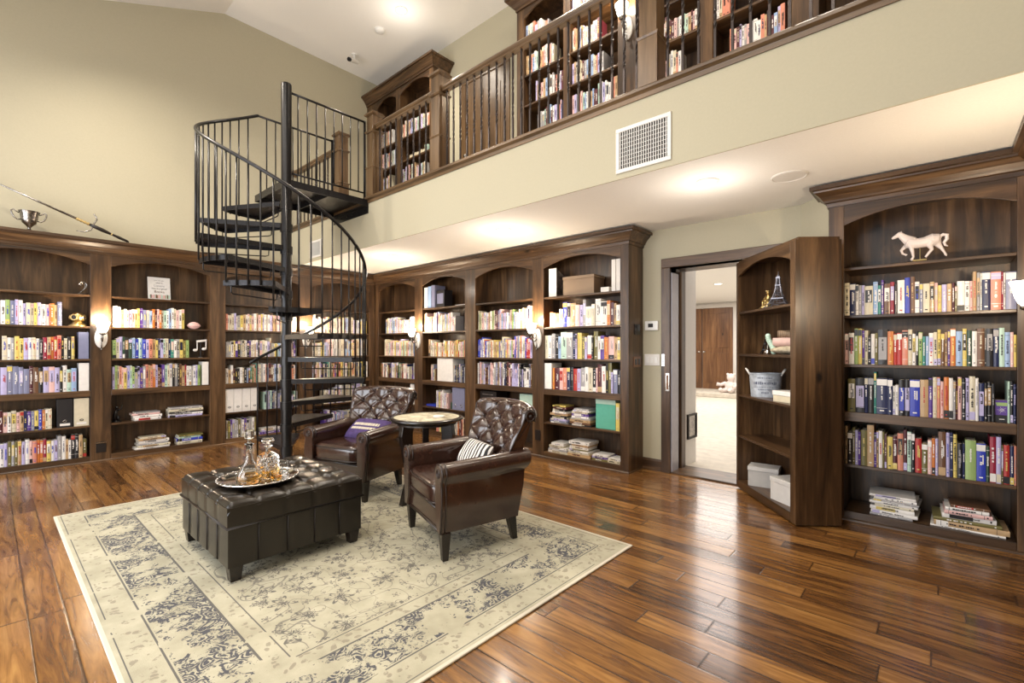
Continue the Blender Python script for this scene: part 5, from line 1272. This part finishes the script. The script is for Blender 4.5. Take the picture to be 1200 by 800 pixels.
# leftmost wall bay
t = at(CA, .745-A_Y0-.03, .08, ZS[0]+.0003, 'numeral_ornament', 'open metal numeral two standing on the top shelf of the leftmost bay', 'ornament')
mb = MB(); p2 = [(-.035, .10), (-.03, .125), (-.01, .142), (.018, .138), (.034, .115), (.028, .085), (.0, .05), (-.035, .012), (.04, .012)]
mb.tube([(x, -.012, z) for x, z in p2], .006, 6); mb.tube([(x, .012, z) for x, z in p2], .006, 6); mb.tube([(x*.6+.0, -.012, z*.8+.012) for x, z in p2[:7]], .004, 6); mb.build('numeral', PEWTER, t, smooth=True)
t = at(CA, .672-A_Y0, .09, ZS[1]+.0003, 'diving_helmet_ornament', 'pale gold diving helmet ornament on the second shelf of the leftmost bay', 'ornament', R(-35))
mb = MB(); mb.lathe([(.001, 0), (.085, 0), (.08, .015), (.06, .03), (.05, .045)], 24); mb.sphere((0, 0, .095), .062, 20, sc=(1, 1, 1.05)); mb.build('dome', BRASS, t, smooth='auto')
for a_ in (-PI/2, 0, PI):
    mb = MB(); mb.torus((0, 0, 0), .028, .007, 18, 6); mb.lathe([(.001, -.004), (.024, -.004), (.024, .004), (.001, .004)], 16, m=1) if False else None
    mb.xf(Matrix.Rotation(a_+PI/2, 4, 'Z') @ Matrix.Translation((0, -.062, .098))); mb.build('porthole_ring', BRASS, t, smooth=True)
    mb = MB(); mb.sphere((0, 0, 0), .024, 10, sc=(1, .25, 1)); mb.xf(Matrix.Rotation(a_+PI/2, 4, 'Z') @ Matrix.Translation((0, -.060, .098))); mb.build('porthole_glass', STITCH, t, smooth=True)
def binder(case, x, z, W_, H_2, D_2, mat, label, grp=None, hole=True, y=.02, name='binder', dark=False):
    t = at(case, x, y, z+.0003, name, label, 'binder', 0, grp)
    mb = MB(); mb.box(-W_/2, W_/2, 0, D_2, 0, H_2); mb.build('spine_case', mat, t, bevel=.002)
    if hole:
        mb = MB(); mb.torus((0, -.002, H_2*.22), .013, .0028, 18, 6, sx=1.1, sz=.75); mb.build('finger_ring', IRON if not dark else SILVER, t, smooth=True)
        mb = MB(); mb.box(-W_*.33, W_*.33, -.002, 0, H_2*.06, H_2*.14); mb.build('label_slot', WHITE, t)
    return t
xb = Ab(0)[1]
binder(CA, xb-.052, ZS[2], .085, .30, .17, CM['slate'], 'dark glossy file standing at the right end of the third leftmost-bay shelf', hole=False)
binder(CA, xb-.05, ZS[3], .085, .31, .17, CM['white'], 'plain white file at the right end of the fourth leftmost-bay shelf', hole=False)
binder(CA, xb-.205, ZS[4], .125, .312, .17, CM['black'], 'black file box with a pale label on the fifth leftmost-bay shelf', dark=True)
binder(CA, xb-.07, ZS[4], .125, .308, .17, CM['cream'], 'cream file box beside the black one in the leftmost bay')
xb = Ab(1)[1]
binder(CA, xb-.045, ZS[3], .07, .30, .17, CM['white'], 'white file at the right end of the sconce-side bay, fourth shelf', hole=False)
# sign
t = at(CA, 1.432-A_Y0, .14, ZS[0]+.003, 'canvas_sign', 'square white sign with grey and rust lettering on the top shelf left of the stair', 'sign')
mb = MB(); mb.box(-.115, .115, 0, .018, 0, .285); mb.xf(Matrix.Rotation(R(-8), 4, 'X')); mb.build('panel', CM['white'], t, bevel=.002)
T8 = Matrix.Rotation(R(-8), 4, 'X')
for s_, z, sz, m_ in (('you can get', .245, .022, 'grey'), ('when in', .212, .022, 'black'), ('Listens', .176, .040, 'grey'), ('lost in a good', .140, .028, 'black'), ('Books', .100, .042, 'brown')):
    txt(s_, sz, T8 @ Matrix.Translation((0, -.0015, z)) @ FR, CM[m_], t)
mb = MB(); rnd = random.Random(3); x = -.10; mm = 0
while x < .095:
    w_ = rnd.uniform(.006, .016); m_ = rnd.randrange(4); mb.box(x, x+w_-.001, -.0015, 0, .018, .018+rnd.uniform(.035, .05), m_); x += w_
mb.xf(T8); mb.build('painted_book_row', [CM['brown'], CM['mint'], CM['tan'], CM['pink']], t)
# musical note
t = at(CA, Ab(1)[1]-.095, .06, ZS[2]+.0003, 'music_note_ornament', 'white double music note on a stand at the end of the third shelf', 'ornament')
mb = MB()
for x, z in ((-.055, .095), (.045, .110)):
    mb.sphere((x, 0, z), .024, 12, sc=(1.1, .35, .75)); mb.tube([(x+.022, 0, z), (x+.022, 0, z+.12)], .006, 6)
mb.prism([(-.040, .195), (.073, .210), (.073, .236), (-.040, .221)], -.006, .006, 'y'); mb.build('note', CM['white'], t, smooth='auto')
mb = MB(); mb.tube([(0.005, .0, .005), (.005, 0, .215)], .003, 6); mb.lathe([(.001, 0), (.045, 0), (.04, .008), (.001, .01)], 20); mb.build('stand', IRON, t, smooth='auto')
# seashell and dark figurine
t = at(CA, Ab(1)[1]-.16, .07, ZS[1]+.0003, 'seashell', 'rust and white shell at the right end of the second shelf, left of the stair', 'shell')
mb = MB(); rs = []
for i in range(9):
    q = i/8; r = .006+.05*math.sin(PI*q)**.8*(1-.3*q); rs.append([(-.075+.15*q, r*.6*math.cos(a_)*(1+.08*math.cos(6*a_)), .05+r*math.sin(a_)*(1+.08*math.cos(6*a_))) for a_ in [2*PI*k/24 for k in range(24)]])
mb.rings(rs); mn = min(v_[2] for v_ in mb.v); mb.v = [(a, b_, c-mn) for a, b_, c in mb.v]; mb.build('body', CM['pink'], t, smooth=True)
t = at(CA, Ab(1)[0]+.06, .09, ZS[4]+.0003, 'knight_figurine', 'small dark rider figurine at the left of the fifth shelf, sconce-side bay', 'figurine')
mb = MB(); mb.box(-.04, .04, -.03, .03, 0, .012); mb.tube([(-.02, 0, .01), (-.015, 0, .08), (.0, 0, .15)], [.016, .02, .014], 8); mb.sphere((.003, 0, .17), .018, 10); mb.tube([(.0, 0, .13), (.04, -.01, .15), (.05, -.01, .20)], [.009, .007, .006], 6); mb.tube([(.02, 0, .01), (.012, 0, .07)], [.012, .016], 8); mb.build('figure', IRON, t, smooth=True)
# white ring binders
for k in range(4):
    binder(CA, Ab(2)[0]+.055+k*.105, ZS[4], .10, .315, .18, CM['white'], f'white ring binder, {("leftmost", "second", "third", "rightmost")[k]} of four on the stair-side fifth shelf', 'white ring binders')
# things on the end bay
x0 = B_B[3][0]
t = at(CB, x0+.105, .04, ZS[0]+.0003, 'magazine_file', 'white file box with a dark patterned side on the top shelf of the end bay', 'file box', R(-2))
mb = MB(); mb.prism([(-.0, 0), (.22, 0), (.22, .17), (.15, .25), (.0, .33)], -.055, .055, 'x'); mb.build('body', plain('damask_card', (.09, .075, .07), .5, var=.9, sc=24), t, bevel=.002)
mb = MB(); mb.box(-.056, .056, -.003, 0, 0, .33); mb.build('white_spine', WHITE, t)
t = at(CB, x0+.46, .15, ZS[0]+.0003, 'wicker_box', 'tan ribbed lidded wicker box on the top shelf of the end bay', 'box', R(3))
mb = MB(); mb.box(-.20, .20, -.12, .12, 0, .175); mb.build('body', WICK, t, bevel=.004)
mb = MB(); mb.box(-.205, .205, -.125, .125, .175, .212); mb.build('lid', WICK, t, bevel=.005)
for k, (xx, hh_) in enumerate(((.90, .36), (.955, .36))):
    binder(CB, x0+xx, ZS[0], .048, .34, .2, WHITE, ('left' if k == 0 else 'right')+' one of two white files at the right end of the top shelf', 'white files', hole=False, y=.05)
t = at(CB, x0+.80, .08, ZS[0]+.0003, 'storage_box', 'small white box between the wicker box and the white files', 'box')
mb = MB(); mb.box(-.05, .05, -.04, .04, 0, .055); mb.build('body', WHITE, t, bevel=.003)
t = at(CB, x0+.809, .04, ZS[4]+.0003, 'storage_box', 'upright teal box on the fifth shelf of the end bay', 'box')
mb = MB(); mb.box(-.12, .12, 0, .2, 0, .313); mb.build('body', TEALB, t, bevel=.003)
mb = MB(); mb.box(-.122, .122, -.002, .19, .265, .315); mb.build('lid', CM['mint'], t, bevel=.002)
t = at(CB, x0+.965, .02, ZS[4]+.0003, 'tall_book', 'tall bright yellow book right of the teal box', 'book')
mb = book_geo(.045, .2, .29, random.Random(4), True); mb.build('cover', [CM['yellow'], PAGES, CM['tan'], CM['cream']], t)
measured_white = binder(CB, px_on(CB, 642.3, .02), ZS[3], px_on(CB, 646.5, .02)-px_on(CB, 638.5, .02), .30, .2, CM['white'], 'thick plain white file at the left end of the fourth end-bay shelf', hole=False)
# second bay things
x1 = B_B[1][0]
for k in range(3):
    binder(CB, x1+.06+k*.085, ZS[0], .078, .31+.01*k, .2, CM[('white', 'sky', 'slate')[k]], f'{("white", "pale blue", "slate")[k]} album standing on the top shelf of the second bay', 'albums', hole=False)
t = at(CB, x1+.37, .08, ZS[0]+.0003, 'storage_box', 'dark photo box beside the albums on the top shelf, second bay', 'box')
mb = MB(); mb.box(-.09, .09, -.04, .12, 0, .25); mb.build('body', CM['black'], t, bevel=.004)
mb = MB(); mb.box(-.07, .07, -.042, -.04, .05, .20); mb.build('front_label', CM['slate'], t)
t = at(CB, x1+.50, .02, ZS[3]+.0003, 'slipcase', 'big white slipcase box standing on the fourth shelf of the second bay', 'box', R(0))
mb = MB(); mb.box(-.17, .17, 0, .22, 0, .33); mb.build('body', CM['white'], t, bevel=.003)
t = at(CB, x1+.79, .02, ZS[4]+.0003, 'magazine_file', 'grey file pair with ring pulls on the fifth shelf of the second bay', 'file box')
mb = MB(); mb.box(-.13, .13, 0, .2, 0, .312); mb.build('body', CM['slate'], t, bevel=.003)
for s_ in (-1, 1): mb = MB(); mb.torus((s_*.065, -.002, .06), .018, .004, 16, 6); mb.build('finger_ring', SILVER, t, smooth=True)
t = at(CB, x1+.13, .06, ZS[4]+.0003, 'closed_album', 'flat blue album lying on the fifth shelf of the second bay', 'book')
mb = MB(); mb.box(-.11, .11, 0, .2, 0, .025); mb.build('cover', CM['blue'], t, bevel=.002)
t = at(CB, x1+.62, .05, ZS[4]+.0003, 'small_box', 'small dark green box with a white band, fifth shelf of the second bay', 'box')
mb = MB(); mb.box(-.03, .03, 0, .1, 0, .10); mb.build('body', CM['forest'], t, bevel=.002)
t = at(CB, x1+.80, .06, ZS[0]+.0003, 'paper_stack', 'loose papers lying on the top shelf of the second bay', 'papers')
mb = MB(); mb.box(-.12, .12, 0, .2, 0, .014); mb.build('sheets', CM['white'], t)
# corner bay white binder, third bay media box
binder(CB, B_B[0][1]-.09, ZS[4], .10, .31, .2, CM['white'], 'white file on the fifth shelf of the corner bay behind the left armchair', hole=False)
t = at(CB, B_B[2][0]+.30, .04, ZS[4]+.0003, 'media_player', 'black media player with a silver button on the fifth shelf of the third bay', 'electronics')
mb = MB(); mb.box(-.25, .05, 0, .22, 0, .30); mb.build('housing', STITCH, t, bevel=.004)
mb = MB(); mb.box(-.20, .0, -.004, 0, .25, .262); mb.box(-.22, -.20, -.006, 0, .10, .12); mb.build('trim', SILVER, t)
t = at(CB, B_B[2][1]-.13, .05, ZS[4]+.0003, 'storage_box', 'pale mint box on the fifth shelf of the third bay behind the right armchair', 'box')
mb = MB(); mb.box(-.12, .12, 0, .2, 0, .30); mb.build('body', CM['mint'], t, bevel=.003)
# trophy and sword on the left crown
t = empty('trophy_cup', (XW-.02, .29, 2.504), PI/2, 'engraved two-handled silver trophy cup on top of the left bookcase', 'trophy')
mb = MB(); mb.lathe([(.001, 0), (.045, 0), (.045, .008), (.03, .016), (.014, .03), (.014, .045), (.03, .065), (.055, .09), (.066, .13), (.072, .18), (.085, .21), (.08, .212), (.068, .18), (.062, .13), (.05, .09), (.001, .075)], 30); mb.build('bowl', PEWTER, t, smooth='auto')
for s_ in (-1, 1):
    mb = MB(); mb.tube([(s_*x, 0, z) for x, z in ((.062, .12), (.085, .115), (.11, .135), (.128, .175), (.13, .205), (.115, .218), (.10, .20), (.075, .185))], [.006, .006, .007, .007, .007, .007, .006, .005], 8); mb.build('handle', PEWTER, t, smooth=True)
t = empty('sword', (-7.12, 1.12, 2.54), 0, 'long thin sword with a curled crossguard leaning on the left bookcase crown', 'sword')
tip = Vector((-.10, -1.30, .55)); dr = tip.normalized(); L = tip.length
def al(q): return tuple(dr*q)
mb = MB(); mb.tube([al(.50), al(L*.6), al(L)], [.013, .011, .004], 8); mb.build('blade', PEWTER, t, smooth=True)
mb = MB(); mb.tube([al(0), al(.02), al(.10), al(.17), al(.20), al(.26), al(.34), al(.38)], [.006, .014, .017, .012, .016, .022, .020, .014], 10); mb.build('grip', BLACKWOOD, t, smooth=True)
mb = MB()
for k in range(4): mb.tube([al(.385+k*.03), al(.40+k*.03)], .018, 10)
mb.tube([al(.38), al(.50)], .012, 8); mb.sphere(al(.17), .016, 8); mb.build('ferrule', BRASS, t, smooth='auto')
mb = MB(); c_ = Vector(al(.37)); up = Vector((0, .35, .94))
mb.tube([tuple(c_+Vector((.0, y, z))) for y, z in ((.03, .13), (.035, .115), (.05, .10), (.055, .07), (.03, .02), (.02, -.02), (.0, -.06), (-.05, -.09), (-.12, -.088))], [.010, .006, .007, .008, .008, .008, .008, .007, .004], 8); mb.build('crossguard', PEWTER, t, smooth=True)
# doll on the hall platform
t = empty('plush_doll', (-4.02, 13.05, .12), R(-10), 'cream plush doll sitting on the platform at the end of the hall', 'doll')
mb = MB(); mb.sphere((0, 0, .16), .15, 14, sc=(1, .85, 1.15)); mb.sphere((.02, -.02, .40), .11, 14); mb.tube([(-.12, -.02, .25), (-.22, -.10, .20), (-.30, -.16, .22)], [.05, .045, .05], 8); mb.tube([(.12, -.02, .25), (.2, -.12, .18), (.16, -.2, .15)], [.05, .045, .05], 8)
mb.tube([(-.07, -.06, .07), (-.11, -.26, .06), (-.12, -.33, .11)], [.07, .055, .05], 8); mb.tube([(.08, -.06, .07), (.12, -.26, .06), (.13, -.33, .11)], [.07, .055, .05], 8)
for s_ in (-1, 1): mb.sphere((.02+s_*.09, -.02, .48), .04, 8)
o_ = mb.build('body', PORC, t, smooth=True); md = o_.modifiers.new('remesh', 'REMESH'); md.mode = 'VOXEL'; md.voxel_size = .012; md.use_smooth_shade = True
# pale lettering on the purple cushion
mb = MB(); rnd = random.Random(9)
for zl_, h_ in ((.02, .03), (-.03, .026)):
    x = -.15
    while x < .15:
        w_ = rnd.uniform(.012, .03); k = (max(0, 1-(x/.22)**4)*max(0, 1-(zl_/.135)**4))**.5; yy = -.045*k-.002
        mb.box(x, x+w_, yy, yy+.002, zl_-h_/2, zl_+h_/2); x += w_+.008
mb.xf(chairM((-3.90, 2.32, RT), R(15), (0.03, .0, .530), R(-54))); lt_ = mb.build('lettering', CM['cream'], pc)
# gallery ornaments
t = at(CU1, 1.35, .06, ZS[2]+.0003, 'toy_train_ornament', 'small pale train ornament on a gallery shelf in the corner bookcase', 'ornament')
mb = MB(); mb.box(-.20, .20, -.02, .02, 0, .02)
for k in range(5): mb.box(-.18+k*.08, -.12+k*.08, -.02, .02, .02, .06+.015*(k % 2)); mb.sphere((-.15+k*.08, -.02, .015), .015, 8)
mb.build('train', CM['cream'], t)
t = at(CU1, 1.62, .06, ZS[2]+.0003, 'teacup', 'white and mint cup on a gallery shelf near the newel post', 'cup')
mb = MB(); mb.lathe([(.001, 0), (.03, 0), (.035, .01), (.055, .05), (.06, .09), (.055, .09), (.05, .05), (.001, .012)], 20); mb.build('bowl', CM['mint'], t, smooth='auto')
mb = MB(); mb.torus((.068, 0, .05), .025, .006, 14, 6); mb.build('handle', CM['white'], t, smooth=True)
